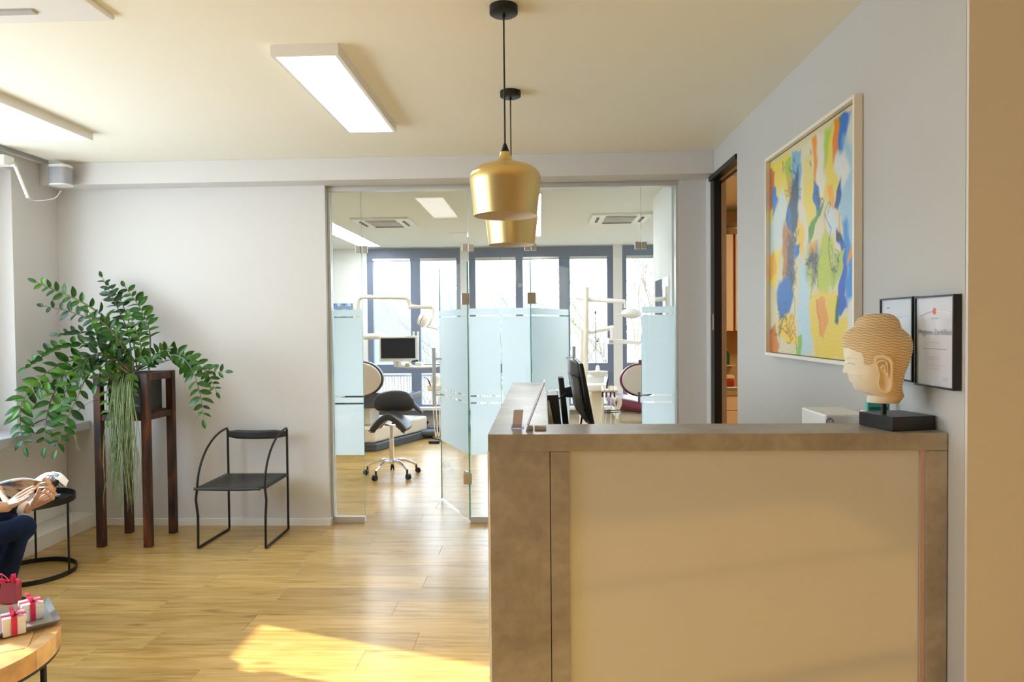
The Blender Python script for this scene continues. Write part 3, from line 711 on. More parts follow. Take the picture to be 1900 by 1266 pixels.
# ================================================================== PAINTING
def painting():
    Yn, Yf, zb, zt = 2.853, 3.925, 1.388, 2.430
    t = thing('painting', (XR-.02, 3.39, 1.38), 'large abstract painting in yellow, blue and orange in a pale frame', 'painting')
    fr = mat('pale_wood_frame', (.80, .74, .64), .4)
    for a in ((XR-.036, XR-.002, Yn-.016, Yn, zb-.016, zt+.016), (XR-.036, XR-.002, Yf, Yf+.016, zb-.016, zt+.016),
              (XR-.036, XR-.002, Yn, Yf, zb-.016, zb), (XR-.036, XR-.002, Yn, Yf, zt, zt+.016)):
        MB().box(*a).build('frame_bar', fr, t, bevel=.0015)
    MB().box(XR-.012, XR-.003, Yn, Yf, zb, zt).build('backing', mat('dark_backing', (.05, .045, .04), .6), t)
    nu, nv = 190, 210
    YY, ZZ = np.meshgrid(np.linspace(Yf-.004, Yn+.004, nu+1), np.linspace(zb+.004, zt-.004, nv+1), indexing='ij')
    wx = .008*np.sin(ZZ*23+YY*9)+.005*np.sin(ZZ*61+1)+.003*np.sin(YY*90+ZZ*40); wz = .010*np.sin(YY*19+ZZ*7)+.004*np.sin(YY*70+ZZ*30)
    A = YY+wx; B = ZZ+wz
    C = np.zeros(YY.shape+(3,)); C[:] = (.66, .60, .38)
    def cv(p):
        w = P(1400+p[0]/2.433, 180+p[1]/2.435, X=XR-.02); return (w.y, w.z)
    def srgb(c): c = np.array(c)/255*.97; return np.where(c < .04045, c/12.92, ((c+.055)/1.055)**2.4)
    def poly(pts, col, soft=.012, al=1):
        soft *= .8
        q = np.array([cv(p) for p in pts]); n = len(q); ins = np.zeros(A.shape, bool); d = np.full(A.shape, 9.)
        for i in range(n):
            a, b = q[i], q[(i+1) % n]; e = b-a; L = e@e+1e-12
            tt = np.clip(((A-a[0])*e[0]+(B-a[1])*e[1])/L, 0, 1)
            d = np.minimum(d, np.hypot(A-a[0]-tt*e[0], B-a[1]-tt*e[1]))
            c = ((a[1] > B) != (b[1] > B)); dy = b[1]-a[1]; dy = dy if abs(dy) > 1e-9 else 1e-9
            ins ^= c & (A < (b[0]-a[0])*(B-a[1])/dy+a[0])
        sd = np.where(ins, -d, d); al_ = np.clip(.5-sd/soft, 0, 1)[..., None]*al
        C[:] = C*(1-al_)+srgb(col)*al_
    def line(pts, col, w=.004, al=.8):
        q = np.array([cv(p) for p in pts]); d = np.full(A.shape, 9.)
        for a, b in zip(q, q[1:]):
            e = b-a; L = e@e+1e-12; tt = np.clip(((A-a[0])*e[0]+(B-a[1])*e[1])/L, 0, 1)
            d = np.minimum(d, np.hypot(A-a[0]-tt*e[0], B-a[1]-tt*e[1]))
        al_ = np.clip(1.3-d/w, 0, 1)[..., None]*al; C[:] = C*(1-al_)+srgb(col)*al_
    Y1, Y2, OR, BL, LB, DB, WH, GR = (232,212,80), (240,198,30), (235,150,25), (0,118,205), (140,190,218), (40,72,112), (222,216,190), (165,200,45)
    poly([(60,300),(150,260),(175,420),(150,560),(110,700),(95,860),(60,860)], Y1)
    poly([(60,325),(85,330),(85,480),(60,520)], (205,115,45)); poly([(75,400),(90,400),(102,470),(95,560),(75,545)], BL)
    poly([(60,580),(120,420),(150,520),(130,660),(60,730)], (205,218,218), .04)
    poly([(130,300),(160,270),(165,380),(150,430),(140,400)], GR); poly([(145,330),(155,380),(150,450),(142,420)], OR)
    poly([(163,245),(208,228),(202,420),(188,560),(165,640),(148,600),(160,400)], (120,178,208))
    poly([(160,400),(188,300),(192,470),(188,600),(160,620),(133,560),(150,450)], DB, .03)
    poly([(150,500),(165,480),(165,580),(140,600)], BL, .03)
    poly([(205,225),(252,205),(258,350),(245,500),(235,640),(215,700),(195,560),(200,400)], WH, .03)
    poly([(210,300),(250,260),(255,360),(235,460),(215,430)], (225,212,130), .05)
    poly([(215,430),(262,350),(265,500),(245,640),(222,540)], Y1, .03)
    poly([(250,200),(268,175),(280,300),(272,400),(262,340)], OR)
    poly([(272,175),(308,150),(302,300),(322,420),(292,480),(275,380)], (226,222,205), .03)
    poly([(303,150),(352,110),(352,250),(330,330),(310,300)], (165,205,70), .03)
    poly([(335,135),(365,110),(362,300),(372,420),(332,510),(300,450),(318,330)], (228,208,75), .03)
    poly([(348,110),(382,92),(372,250),(350,315),(345,200)], (222,128,35)); poly([(370,95),(384,90),(374,180)], (60,140,70))
    poly([(380,92),(432,60),(415,160),(395,220),(378,310),(370,240)], (18,112,205))
    poly([(400,180),(450,140),(450,760),(410,800),(400,600),(370,480),(380,300)], (155,195,218), .05)
    poly([(420,80),(450,60),(450,240),(415,200)], (210,215,212), .05)
    poly([(358,270),(400,250),(422,320),(392,400),(350,350)], (216,220,220), .04)
    poly([(380,365),(384,430),(373,510),(352,505),(360,430)], (15,70,150)); poly([(262,365),(282,400),(288,480),(270,525),(256,450)], (35,110,190))
    poly([(320,400),(345,420),(352,520),(325,480)], (240,165,40)); poly([(303,470),(292,530),(267,565),(257,620),(240,662),(233,590),(253,550),(275,510)], (88,150,40))
    poly([(190,555),(215,600),(217,700),(180,725),(183,620)], Y2, .03)
    poly([(125,560),(160,600),(167,700),(152,820),(125,855),(118,700)], (190,125,55), .03)
    poly([(148,620),(175,640),(178,850),(150,870),(138,720)], (75,85,105), .05, .85)
    poly([(170,680),(198,670),(195,720),(175,740)], BL); poly([(62,730),(85,700),(92,800),(65,840)], (238,175,55))
    poly([(105,830),(150,800),(168,900),(152,980),(110,1005),(93,920)], (22,105,185), .03)
    poly([(95,1000),(170,985),(187,1100),(140,1125),(100,1060)], Y2, .03); poly([(200,760),(225,740),(242,900),(248,1175),(200,1165),(188,960)], (185,212,222), .04)
    poly([(285,700),(312,600),(345,640),(352,800),(320,900),(280,880),(262,800)], (188,200,55), .03); poly([(240,680),(282,655),(277,760),(260,860),(222,800)], (95,100,95), .05, .8)
    poly([(315,518),(358,508),(367,570),(340,640),(318,600)], (205,216,218)); poly([(250,640),(275,650),(262,720),(245,700)], (225,160,50), .03)
    poly([(362,580),(395,640),(417,720),(408,850),(392,900),(412,960),(375,1000),(352,960),(372,850),(395,760),(380,680),(358,640)], (12,85,185))
    poly([(358,590),(378,605),(385,650),(362,640)], (20,55,60)); poly([(385,560),(408,530),(415,640),(445,740),(450,850),(410,965),(395,900),(415,780),(395,660)], (40,135,212), .03)
    poly([(365,690),(395,680),(392,780),(345,872),(338,800)], (175,195,65)); poly([(450,590),(450,700),(415,762),(430,660)], (225,145,35))
    poly([(243,900),(320,880),(362,860),(367,1000),(412,1010),(422,1200),(275,1180),(243,1060)], (232,203,65), .03)
    poly([(272,925),(310,903),(322,1000),(300,1092),(278,1040)], (228,155,45)); poly([(412,930),(450,885),(450,1200),(420,1200)], (222,215,205), .03)
    poly([(360,895),(374,920),(366,1030),(350,1022)], (10,100,95)); poly([(60,1070),(85,1010),(105,1120),(100,1165),(60,1160)], (212,125,45))
    poly([(187,1070),(205,1070),(202,1170),(180,1165)], (135,185,60)); poly([(240,640),(230,700),(225,820),(250,880),(262,860)], (190,205,90), .04, .7)
    dk = (45,50,60)
    for p in ([(170,300),(178,420),(160,520),(175,600),(150,680)], [(185,480),(165,540),(160,620)], [(118,300),(125,350),(122,340),(130,320)],
              [(150,600),(130,650),(150,700),(135,760),(155,820),(170,860)], [(165,700),(170,780),(160,840),(178,980),(160,1040),(180,1080)],
              [(275,430),(285,450),(300,470)], [(322,490),(308,520),(318,560),(338,600),(332,660)], [(322,490),(335,500),(325,540)],
              [(330,640),(322,700),(338,770),(365,780),(372,720)], [(245,700),(240,760),(262,740),(250,800),(268,860)], [(260,680),(225,750),(275,720)],
              [(100,950),(125,1000),(110,1040),(150,1080),(155,1100)], [(120,920),(140,960),(115,990),(140,1010)], [(150,1030),(158,1080),(150,1060)],
              [(172,265),(180,290)], [(188,290),(186,320)], [(245,250),(248,262)], [(240,300),(243,320)], [(178,1095),(180,1130)]):
        line(p, dk, .0045)
    rs_ = random.Random(12)
    for cx_, cy_, sx_, sy_, n_ in ((168, 400, 14, 110, 26), (160, 620, 16, 90, 30), (158, 780, 18, 90, 34), (255, 750, 22, 70, 34), (125, 1010, 22, 60, 28), (355, 730, 14, 60, 10), (278, 440, 8, 30, 8)):
        for _ in range(n_):
            x_, y_ = cx_+rs_.gauss(0, sx_*.6), cy_+rs_.gauss(0, sy_*.5); p_ = [(x_, y_)]
            for _k in range(3): x_ += rs_.gauss(0, 7); y_ += rs_.gauss(6, 22); p_.append((x_, y_))
            line(p_, dk, .0032, .7)
    line([(150,1090),(180,1050),(165,990),(150,1030),(160,1095)], (205,130,50), .006); line([(275,925),(280,1000),(290,1070)], (215,110,50), .007)
    line([(308,520),(310,600),(322,640)], (225,160,110), .006); line([(378,520),(372,570),(378,600)], (225,120,60), .006)
    C += .02*np.sin(ZZ*300+YY*40)[..., None]*C; C = np.clip(C, 0, 1)
    me = bpy.data.meshes.new('canvas'); n1 = nv+1
    V = [(XR-.0125, float(YY[i, j]), float(ZZ[i, j])) for i in range(nu+1) for j in range(nv+1)]
    F = [(i*n1+j, i*n1+j+1, (i+1)*n1+j+1, (i+1)*n1+j) for i in range(nu) for j in range(nv)]
    me.from_pydata(V, [], F); at = me.color_attributes.new('paint', 'FLOAT_COLOR', 'POINT')
    at.data.foreach_set('color', np.concatenate([C, np.ones(YY.shape+(1,))], -1).reshape(-1).astype('f'))
    m = mat('oil_paint', (.5, .5, .5), .45, bump=.3, bscale=70); ca = m.node_tree.nodes.new('ShaderNodeVertexColor'); ca.layer_name = 'paint'
    m.node_tree.links.new(ca.outputs[0], m.node_tree.nodes['Principled BSDF'].inputs['Base Color'])
    link('canvas', me, m, t)
painting()

# ================================================================== CERTIFICATES
INK = mat('grey_ink', (.22, .24, .30), .7); INKL = mat('pale_ink', (.42, .44, .50), .7); RED = mat('red_print', (.70, .16, .10), .6)
def text(s, parent, m, size, y, z, x, name='lettering', align='CENTER', rot=None):
    c = bpy.data.curves.new(name, 'FONT'); c.body = s; c.size = size; c.align_x = align; c.resolution_u = 2
    o = bpy.data.objects.new(name, c); COL.objects.link(o); c.materials.append(m)
    o.matrix_world = rot if rot else Matrix.Translation((x, y, z)) @ Matrix.Rotation(math.radians(-90), 4, 'Z') @ Matrix.Rotation(math.radians(90), 4, 'X')
    mw = o.matrix_world.copy(); dg = bpy.context.evaluated_depsgraph_get(); me = bpy.data.meshes.new_from_object(o.evaluated_get(dg)); bpy.data.objects.remove(o)
    o = bpy.data.objects.new(name, me); COL.objects.link(o); o.matrix_world = mw; adopt2(o, parent); return o
def adopt2(o, parent):
    mw = o.matrix_world.copy(); o.parent = parent; o.matrix_parent_inverse = wm(parent).inverted(); o.matrix_basis = mw
def cert(Y0, Y1, z0, z1, label, full):
    t = thing('framed_certificate', (XR-.01, (Y0+Y1)/2, z0), label, 'certificate')
    f = .006
    for a in ((Y0, Y0+f, z0, z1), (Y1-f, Y1, z0, z1), (Y0+f, Y1-f, z0, z0+f), (Y0+f, Y1-f, z1-f, z1)):
        MB().box(XR-.026, XR-.002, *a).build('frame_bar', BLACKP, t)
    s = MB().box(XR-.020, XR-.003, Y0+f, Y1-f, z0+f, z1-f).build('sheet', mat('certificate_paper', (.66, .68, .76), .15, coat=.6), t)
    yc = (Y0+Y1)/2; x = XR-.0206
    def bar(za, w, m=INKL, h=.0022, dy=0): MB().box(x, x+.0005, yc+dy-w/2, yc+dy+w/2, za-h/2, za+h/2).build('print_line', m, s)
    if full:
        H = z1-z0
        b = MB(); n = 20; b.prism([(0, 0)], 0, 0) if False else None
        pts = [(x, yc+.010*math.cos(2*math.pi*k/n), z1-.050+.011*math.sin(2*math.pi*k/n)) for k in range(n)]
        b.slab(pts, (-.0005, 0, 0)).build('emblem', RED, s)
        b = MB(); b.tube(bez([(x, yc+.085, z1-.066), (x, yc+.04, z1-.054), (x, yc+.010, z1-.050)], 10), .0013, 5).build('emblem_arc', mat('rose_print', (.55, .40, .40), .6), s)
        b = MB(); b.tube(bez([(x, yc-.010, z1-.050), (x, yc-.04, z1-.050), (x, yc-.085, z1-.054)], 10), .0022, 5).build('emblem_arc', PAPER, s)
        bar(z1-.073, .040, h=.004)
        text('Hygiene-Zertifikat', s, INK, .0258, yc, z1-.125, x-.0002)
        for dz, w, m in ((.150, .06, INKL), (.170, .13, INK), (.197, .07, INKL), (.204, .07, INKL), (.222, .11, INKL), (.234, .06, INKL)):
            bar(z1-dz, w, m, .0018)
        bar(z0+.033, .025, INKL, .004, -.06); bar(z0+.026, .025, INKL, .003, -.06)
    else:
        bar(z1-.035, .020, INK, .004, .06); bar(z1-.058, .03, INKL, .002, .05); bar(z1-.068, .05, INKL, .003, -.01); bar(z1-.064, .03, INKL, .0016, -.07)
        for k in range(7): bar(z1-.10-k*.02, .12-.02*(k % 2), INKL, .0018)
        bar(z0+.05, .05, INKL, .003, -.04)
    return t
cert(2.183, 2.408, 1.338, 1.632, 'black framed hygiene certificate with red emblem, right of the stone head', True)
cert(2.421, 2.648, 1.345, 1.634, 'black framed certificate partly hidden behind the stone head', False)

# ================================================================== STONE HEAD
def loft_head(rows, wid, toM, n=64, m=70, feat=None):
    """rows: (v, back u, front u); wid: half width per v. local: u forward, v up, w sideways"""
    vs = [r[0] for r in rows]
    def ip(k, v): return float(np.interp(v, vs, [r[k] for r in rows]))
    b = MB(); R = []
    for j in range(m+1):
        v = vs[0]+(vs[-1]-vs[0])*(j/m); bk, ft, hw, ex = ip(1, v), ip(2, v), ip(3, v), ip(4, v); c = (bk+ft)/2; hl = (ft-bk)/2; ring = []
        for i in range(n):
            a = 2*math.pi*i/n; ca, sa = math.cos(a), math.sin(a)
            e = ex if ca > 0 else .95
            u = c+hl*math.copysign(abs(ca)**e, ca); w = hw*math.copysign(abs(sa)**.92, sa)
            if feat: u, w, v2 = feat(u, w, v, a)
            else: v2 = v
            ring.append(b.b.verts.new(toM @ Vector((u, w, v2))))
        R.append(ring)
    for a, c in zip(R, R[1:]):
        for k in range(n): b.b.faces.new((a[k], a[(k+1) % n], c[(k+1) % n], c[k]))
    b.b.faces.new(R[0][::-1]); b.b.faces.new(R[-1]); return b
def stone():
    m = bpy.data.materials.new('carved_stone'); m.use_nodes = True; nt = m.node_tree; b = nt.nodes['Principled BSDF']
    ca = nt.nodes.new('ShaderNodeVertexColor'); ca.layer_name = 'tone'
    nt.links.new(ca.outputs[0], b.inputs['Base Color'])
    b.inputs['Roughness'].default_value = .6; b.inputs['Subsurface Weight'].default_value = .1; b.inputs['Subsurface Radius'].default_value = (.01, .006, .003); return m
def stone_head():
    org = P(1640, 747, Y=2.375); yw = math.atan2(.46, -.89)
    M3 = Matrix.Translation(org) @ Matrix.Rotation(yw, 4, 'Z')
    t = thing('stone_head', (org.x, org.y, CZ), 'carved cream stone head with wavy hair on a black stand', 'sculpture')
    k = .00182/4.52  # metres per unit of the traced profile
    def hairline(x): return float(np.interp(x, [380, 420, 530, 545, 590, 610, 740, 775, 900], [480, 484, 530, 620, 625, 600, 600, 868, 890]))
    def U(x): return -(x-680)*k*1.0
    def V(y): return (935-y)*k
    prof = [(935,790,552),(915,805,553),(880,825,562),(866,822,548),(850,815,490),(830,811,462),(805,810,449),(788,812,449),(776,815,437),(766,815,426),(757,817,428),(745,819,418),(735,821,421),(722,824,415),(708,828,407),(702,829,385),(690,832,371),(670,838,376),(640,850,382),(610,858,388),(585,866,388),(568,870,383),(550,875,380),(520,881,380),(490,884,379),(478,885,372),(450,884,366),(420,879,366),(390,868,372),(365,848,386),(345,826,405),(325,806,440),(305,799,463),(280,794,470),(255,785,480),(235,768,495),(218,745,530),(208,720,575),(203,690,620)]
    wd = {935:95,880:98,850:115,800:135,750:150,700:160,640:168,560:175,480:178,420:172,370:150,330:120,300:112,270:108,240:90,215:55,203:22}
    wy = sorted(wd); 
    pr_ = sorted(prof); rows = []
    for y, bk, ft in prof:
        hw = float(np.interp(y, wy, [wd[q] for q in wy]))
        ex = 1.0
        if 700 < y < 866: ex = .85
        rows.append((V(y), U(bk), U(ft), hw*k, ex))
    def feat(u, w, v, a):
        y = 935-v/k
        x = 680-u/k; aw = abs(w)/k
        hair = y < 478+max(0, (x-380)*.10) and True
        line_y = hairline(x)
        r = Vector((u, w)); 
        # nose, lips and chin dip stay near the middle; the cheeks follow a plain curve
        if 556 < y < 830 and math.cos(a) > 0:
            ft = float(np.interp(y, [p_[0] for p_ in pr_], [p_[2] for p_ in pr_])); sm = float(np.interp(y, [556, 640, 700, 760, 800, 830], [385, 393, 406, 429, 447, 462]))
            lo_ = float(np.interp(y, [560, 700, 722], [10, 18, 26])); hi_ = float(np.interp(y, [560, 690, 722], [34, 40, 54]))
            f_ = min(1, max(0, (aw-lo_)/(hi_-lo_))); f_ = f_*f_*(3-2*f_)*float(np.interp(y, [556, 585, 812, 830], [0, 1, 1, 0]))
            u += (U(sm)-U(ft))*f_*math.cos(a)
        # eye socket and lid
        ex_, ey_ = 60, 615
        if math.cos(a) > 0:
            d = ((aw-ex_)/32)**2+((y-600)/16)**2
            u -= k*9*math.exp(-d)
            d = ((aw-ex_)/30)**2+((y-622)/11)**2
            u += k*6*math.exp(-d)
        if y < line_y:   # hair: raised wavy ridges following the crown
            s = math.sin(y*.29+1.5*math.sin(x*.085+y*.03)+.9*math.sin(x*.03))
            g = k*(3+2.4*s)
            n_ = Vector((u-U(640), w)); n_ = n_.normalized() if n_.length > 0 else n_
            u += n_.x*g*.9; w += n_.y*g*.9
        return u, w, v
    b = loft_head(rows, None, M3, n=170, m=320, feat=feat)
    me = b.mesh('head', True)
    inv = M3.inverted(); at = me.color_attributes.new('tone', 'FLOAT_COLOR', 'POINT'); cols = []
    for vt in me.vertices:
        q = inv @ vt.co; y = 935-q.z/k; x = 680-q.x/k
        line_y = hairline(x)
        nz = noise.noise(vt.co*40)*.06
        if y < line_y:
            s = .5+.5*math.sin(y*.29+1.5*math.sin(x*.085+y*.03)+.9*math.sin(x*.03))
            c = np.array((.52, .36, .17))*(1-s)+np.array((.80, .63, .38))*s
        else:
            g = np.clip((x-560)/220, 0, 1); c = np.array((.84, .77, .60))*(1-g)+np.array((.70, .50, .25))*g
            lid = 618-9*((x-430)/40)**2+6; brow = 582-14*math.sin(max(0, min(1, (x-385)/110))*math.pi)
            if 398 < x < 475 and abs(y-(612+10*((x-436)/40)**2)) < 3.2: c = c*.55  # shade of the closed lid's crease put into the tone
            elif 392 < x < 490 and abs(y-brow) < 3: c = c*.86  # faint shade along the brow, put into the tone too
            if 392 < x < 412 and 696 < y < 704: c = c*.7  # nostril shade put into the tone
        c = c*(1+nz); cols += [*c, 1]
    at.data.foreach_set('color', cols)
    SM = stone(); link('head', me, SM, t)
    # long ears
    for s in (1, -1):
        e = lambda x, y, w: M3 @ Vector((U(x), s*w*k, V(y)))
        ol = [(622,600),(610,568),(625,543),(675,531),(732,545),(756,590),(752,700),(750,800),(736,838),(700,852),(668,842),(648,815),(640,770),(650,700),(636,650)]
        b = MB(); lo, hi = (lambda x, y: 120 if y < 760 else 105), (lambda x, y: 186 if y < 640 else 172 if y < 780 else 158)
        cx_, cy_ = 690, 690; n = len(ol)
        r0_ = [b.b.verts.new(e(x, y, lo(x, y))) for x, y in ol]; r1_ = [b.b.verts.new(e(x, y, hi(x, y)-10)) for x, y in ol]
        r2_ = [b.b.verts.new(e(x+(cx_-x)*.07, y+(cy_-y)*.04, hi(x, y))) for x, y in ol]; r3_ = [b.b.verts.new(e(x+(cx_-x)*.30, y+(cy_-y)*.16, hi(x, y)-4)) for x, y in ol]
        r4_ = [b.b.verts.new(e(x+(cx_-x)*.5, y+(cy_-y)*.28, hi(x, y)-18)) for x, y in ol]
        for p_, q_ in ((r0_, r1_), (r1_, r2_), (r2_, r3_), (r3_, r4_)):
            for i_ in range(n): b.b.faces.new((p_[i_], p_[(i_+1) % n], q_[(i_+1) % n], q_[i_]))
        b.b.faces.new(r4_); b.b.faces.new(r0_[::-1])
        b.tube(bez([e(640,605,178),e(660,585,186),(e(700,590,184)),e(712,640,176),e(708,720,168)], 16), .003, 8)
        b.tube(bez([e(665,640,176),e(690,620,180),e(698,680,174)], 10), .003, 8)
        o = b.mesh('ear', True); at = o.color_attributes.new('tone', 'FLOAT_COLOR', 'POINT')
        at.data.foreach_set('color', [.78, .60, .34, 1]*len(o.vertices)); link('ear', o, SM, t)
    # lips and closed eyelid line
    b = MB(); f = lambda x, y, w: M3 @ Vector((U(x), w*k, V(y)))
    b.tube(bez([f(446,738,-34),f(431,741,-18),f(424,742,0),f(431,741,18),f(446,738,34)], 16), [.0008]+[.0035]*15+[.0008], 8)
    b.tube(bez([f(448,760,-28),f(436,762,-14),f(430,763,0),f(436,762,14),f(448,760,28)], 16), [.0008]+[.004]*15+[.0008], 8)
    o = b.mesh('lips', True); at = o.color_attributes.new('tone', 'FLOAT_COLOR', 'POINT'); at.data.foreach_set('color', [.72, .52, .30, 1]*len(o.vertices)); link('lips', o, SM, t)
    # stand
    MB().box(org.x-.006, org.x+.006, org.y-.006, org.y+.006, CZ+.045, org.z+.02).build('rod', BLACKM, t)
    RZ = Matrix.Rotation(math.radians(13), 3, 'Z')
    cx, cy = 1.175, 2.375
    b = MB(); b.box(-.079, .079, -.079, .079, CZ+.001, CZ+.046)
    for v in b.b.verts: w = RZ @ v.co; v.co = Vector((w.x+cx, w.y+cy, w.z))
    b.build('base', mat('black_stone', (.02, .018, .017), .35), t, bevel=.0015)
stone_head()

# ================================================================== PLANT STAND AND PLANTS
LX, RX, FY, BY = -3.133, -2.792, 4.868, 5.205
st = thing('plant_stand', (-2.96, 5.03, 0), 'tall four-legged plant stand of dark rusted steel in the corner', 'plant stand')
def zt(px, py, Y): return P(px, py, Y=Y).z
TOPZ = 1.235
for x, yv in ((LX, FY), (RX, FY), (LX, BY), (RX, BY)):
    MB().box(x-.026, x+.026, yv-.024, yv+.024, 0, TOPZ).build('leg', RUST, st, bevel=.003)
for z0, z1 in ((TOPZ-.055, TOPZ-.001), (.90, .945)):
    for yv in (FY, BY): MB().box(LX+.026, RX-.026, yv-.018, yv+.018, z0, z1).build('rail', RUST, st, bevel=.003)
    for x in (LX, RX): MB().box(x-.018, x+.018, FY+.024, BY-.024, z0, z1).build('rail', RUST, st, bevel=.003)
MB().box(LX+.02, RX-.02, FY+.02, BY-.02, .946, .955).build('shelf', RUST, st)
pl = thing('planter', (-2.96, 5.03, .956), 'dark grey square planter held in the rusted steel stand', 'planter')
b = MB(); b.lathe([(0, 0), (1, 0), (1, 1), (.9, 1), (.9, .85), (0, .85)], n=4)
for v in b.b.verts:
    R45 = Matrix.Rotation(math.pi/4, 3, 'Z'); w = R45 @ v.co; v.co = Vector((-2.962+w.x*.18, 5.035+w.y*.176, .957+w.z*.235))
b.build('body', PLANTER, pl)
tag(MB().box(-3.07, -2.85, 4.93, 5.14, 1.155, 1.165).build('soil', mat('soil', (.03, .02, .012), .95), pl))

LEAFC = [mat('leaf_green', (.018, .092, .006), .34, var=.35, vscale=30, spec=.4), mat('leaf_deep_green', (.010, .050, .014), .34, var=.3, vscale=30, spec=.45), mat('leaf_bright_green', (.055, .17, .008), .36, var=.3, vscale=30, spec=.4)]
STEMC = mat('stem_green', (.12, .14, .05), .5, var=.3); STEMB = mat('stem_brown', (.10, .06, .03), .6)
def leaf_mesh(L, Wd, curl, fold, m):
    b = MB(); ns = 7
    prof = [0.08, .66, .94, 1, .96, .80, .48, .03]
    rows = []
    for i in range(ns+1):
        t = i/ns; w = prof[i]*Wd/2; z = -curl*t*t*L
        rows.append([b.b.verts.new((t*L, s*w, z+fold*abs(s)*w)) for s in (-1, -.5, 0, .5, 1)])
    for a, c in zip(rows, rows[1:]):
        for k in range(4): b.b.faces.new((a[k], c[k], c[k+1], a[k+1]))
    me = b.mesh('leaf', True); me.materials.append(m); return me
LM = [[leaf_mesh(.098, .046, c, f, m) for c, f in ((.12, .35), (.3, .2), (.05, .5))] for m in LEAFC]
plant = thing('zz_plant', (-2.96, 5.03, 1.16), 'large arching green plant with glossy leaflets on the rusted steel stand', 'plant')
def frond(px, Ys, n, kind=0, size=1, start=.18, mode='side', rad=.006, sag=0):
    """px: control pixels root to tip; Ys: depth at root and tip; the leaves stand in pairs along the stem"""
    m = len(px); pts = [P(*q, Y=Ys[0]+(Ys[1]-Ys[0])*i/(m-1)) for i, q in enumerate(px)]
    c = bez(pts, 28)
    st_ = MB().tube(c, [rad*(1-.7*i/28) for i in range(29)], 7).build('stem', STEMC if kind != 1 else STEMB, plant, smooth=True)
    inv = st_.matrix_parent_inverse
    view = Vector((-.55, 1, 0)).normalized()
    for i in range(n):
        for s in ((1, -1) if mode != 'one' else (1,)):
            t = start+(1-start)*(i+(.25 if s > 0 else 0))/n; f = t*28; k = min(int(f), 27); p = c[k].lerp(c[k+1], f-k)
            tan = (c[min(k+1, 28)]-c[max(k-1, 0)]).normalized()
            side = tan.cross(view).normalized()*s
            dep = view*s*rnd.uniform(-.5, .5)
            if mode == 'top': side = (side*.5+Vector((0, -.6*s, .35))).normalized()
            if mode == 'flat': dep = view*(-.55)*1
            d = (tan*rnd.uniform(.35, .6)+side*rnd.uniform(.75, 1.0)+dep*.45+Vector((0, 0, -sag))).normalized()
            nrm = (view*-1*rnd.uniform(.3, 1)+Vector((rnd.uniform(-.5, .5), rnd.uniform(-.3, .3), rnd.uniform(.1, .9)))).normalized()
            z = (nrm-d*nrm.dot(d)).normalized(); yv = z.cross(d)
            sc = size*rnd.uniform(.82, 1.12)*(.72 if i > n-2.5 else 1)*(1 if t > .12 else .8)
            kk = kind if rnd.random() < .75 else rnd.randrange(3)
            o = bpy.data.objects.new('leaf', LM[kk][rnd.randrange(3)]); COL.objects.link(o)
            Mx = Matrix(((d.x*sc, yv.x*sc, z.x*sc, p.x), (d.y*sc, yv.y*sc, z.y*sc, p.y), (d.z*sc, yv.z*sc, z.z*sc, p.z), (0, 0, 0, 1)))
            o.parent = st_; o.matrix_parent_inverse = (wm(st_)).inverted(); o.matrix_basis = Mx
    # leaf at the tip
    tan = (c[28]-c[26]).normalized(); z = (Vector((0, -1, .3))-tan*Vector((0, -1, .3)).dot(tan)).normalized(); yv = z.cross(tan); sc = size*.75
    o = bpy.data.objects.new('leaf', LM[kind][0]); COL.objects.link(o); o.parent = st_; o.matrix_parent_inverse = wm(st_).inverted()
    o.matrix_basis = Matrix(((tan.x*sc, yv.x*sc, z.x*sc, c[28].x), (tan.y*sc, yv.y*sc, z.y*sc, c[28].y), (tan.z*sc, yv.z*sc, z.z*sc, c[28].z), (0, 0, 0, 1)))
frond([(250,690),(225,630),(195,590),(150,560),(105,540),(68,524)], (5.0, 4.72), 11, 0, .82, .25, 'flat', .011)
frond([(238,690),(215,640),(180,600),(135,580),(82,568)], (5.05, 5.0), 9, 1, .85, .3, 'side', .007)
frond([(246,690),(238,620),(215,565),(190,515)], (5.1, 5.22), 10, 1, .85, .25, 'side', .006)
frond([(255,690),(245,620),(225,560),(202,530)], (5.1, 5.3), 9, 1, .85, .3, 'side', .006)
frond([(276,690),(278,620),(262,575),(232,532)], (5.08, 5.28), 10, 0, .95, .3, 'side', .007)
frond([(240,690),(205,650),(165,638),(115,642),(78,662),(48,682)], (4.95, 4.62), 10, 0, .85, .3, 'top', .006)
frond([(236,692),(190,660),(130,670),(75,700),(42,745),(38,790),(46,830)], (4.95, 4.55), 12, 0, 1.05, .28, 'flat', .007, .1)
frond([(236,692),(180,668),(130,690),(98,735),(86,780),(82,830)], (4.9, 4.5), 10, 0, 1.05, .3, 'flat', .007, .1)
frond([(230,690),(190,655),(165,690),(140,745),(120,790),(104,835)], (4.85, 4.45), 10, 0, .95, .3, 'side', .007, .1)
frond([(240,690),(200,672),(150,680),(110,700),(70,720),(35,760)], (4.85, 4.5), 9, 2, 1.0, .3, 'flat', .006)
frond([(255,685),(285,662),(320,652),(355,668),(385,688),(418,690)], (4.98, 4.85), 10, 0, .82, .3, 'side', .006)
frond([(258,685),(300,662),(335,662),(358,690),(372,735),(378,778)], (4.95, 4.72), 11, 0, .95, .3, 'side', .006)
frond([(262,686),(315,668),(355,668),(385,695),(402,728)], (5.0, 4.95), 9, 0, .72, .35, 'side', .005)
frond([(240,690),(222,690),(204,700),(198,735),(200,780)], (4.86, 4.72), 8, 2, .75, .2, 'flat', .005)
frond([(250,690),(246,700),(244,728),(248,760)], (4.84, 4.78), 7, 2, .6, .2, 'flat', .005)
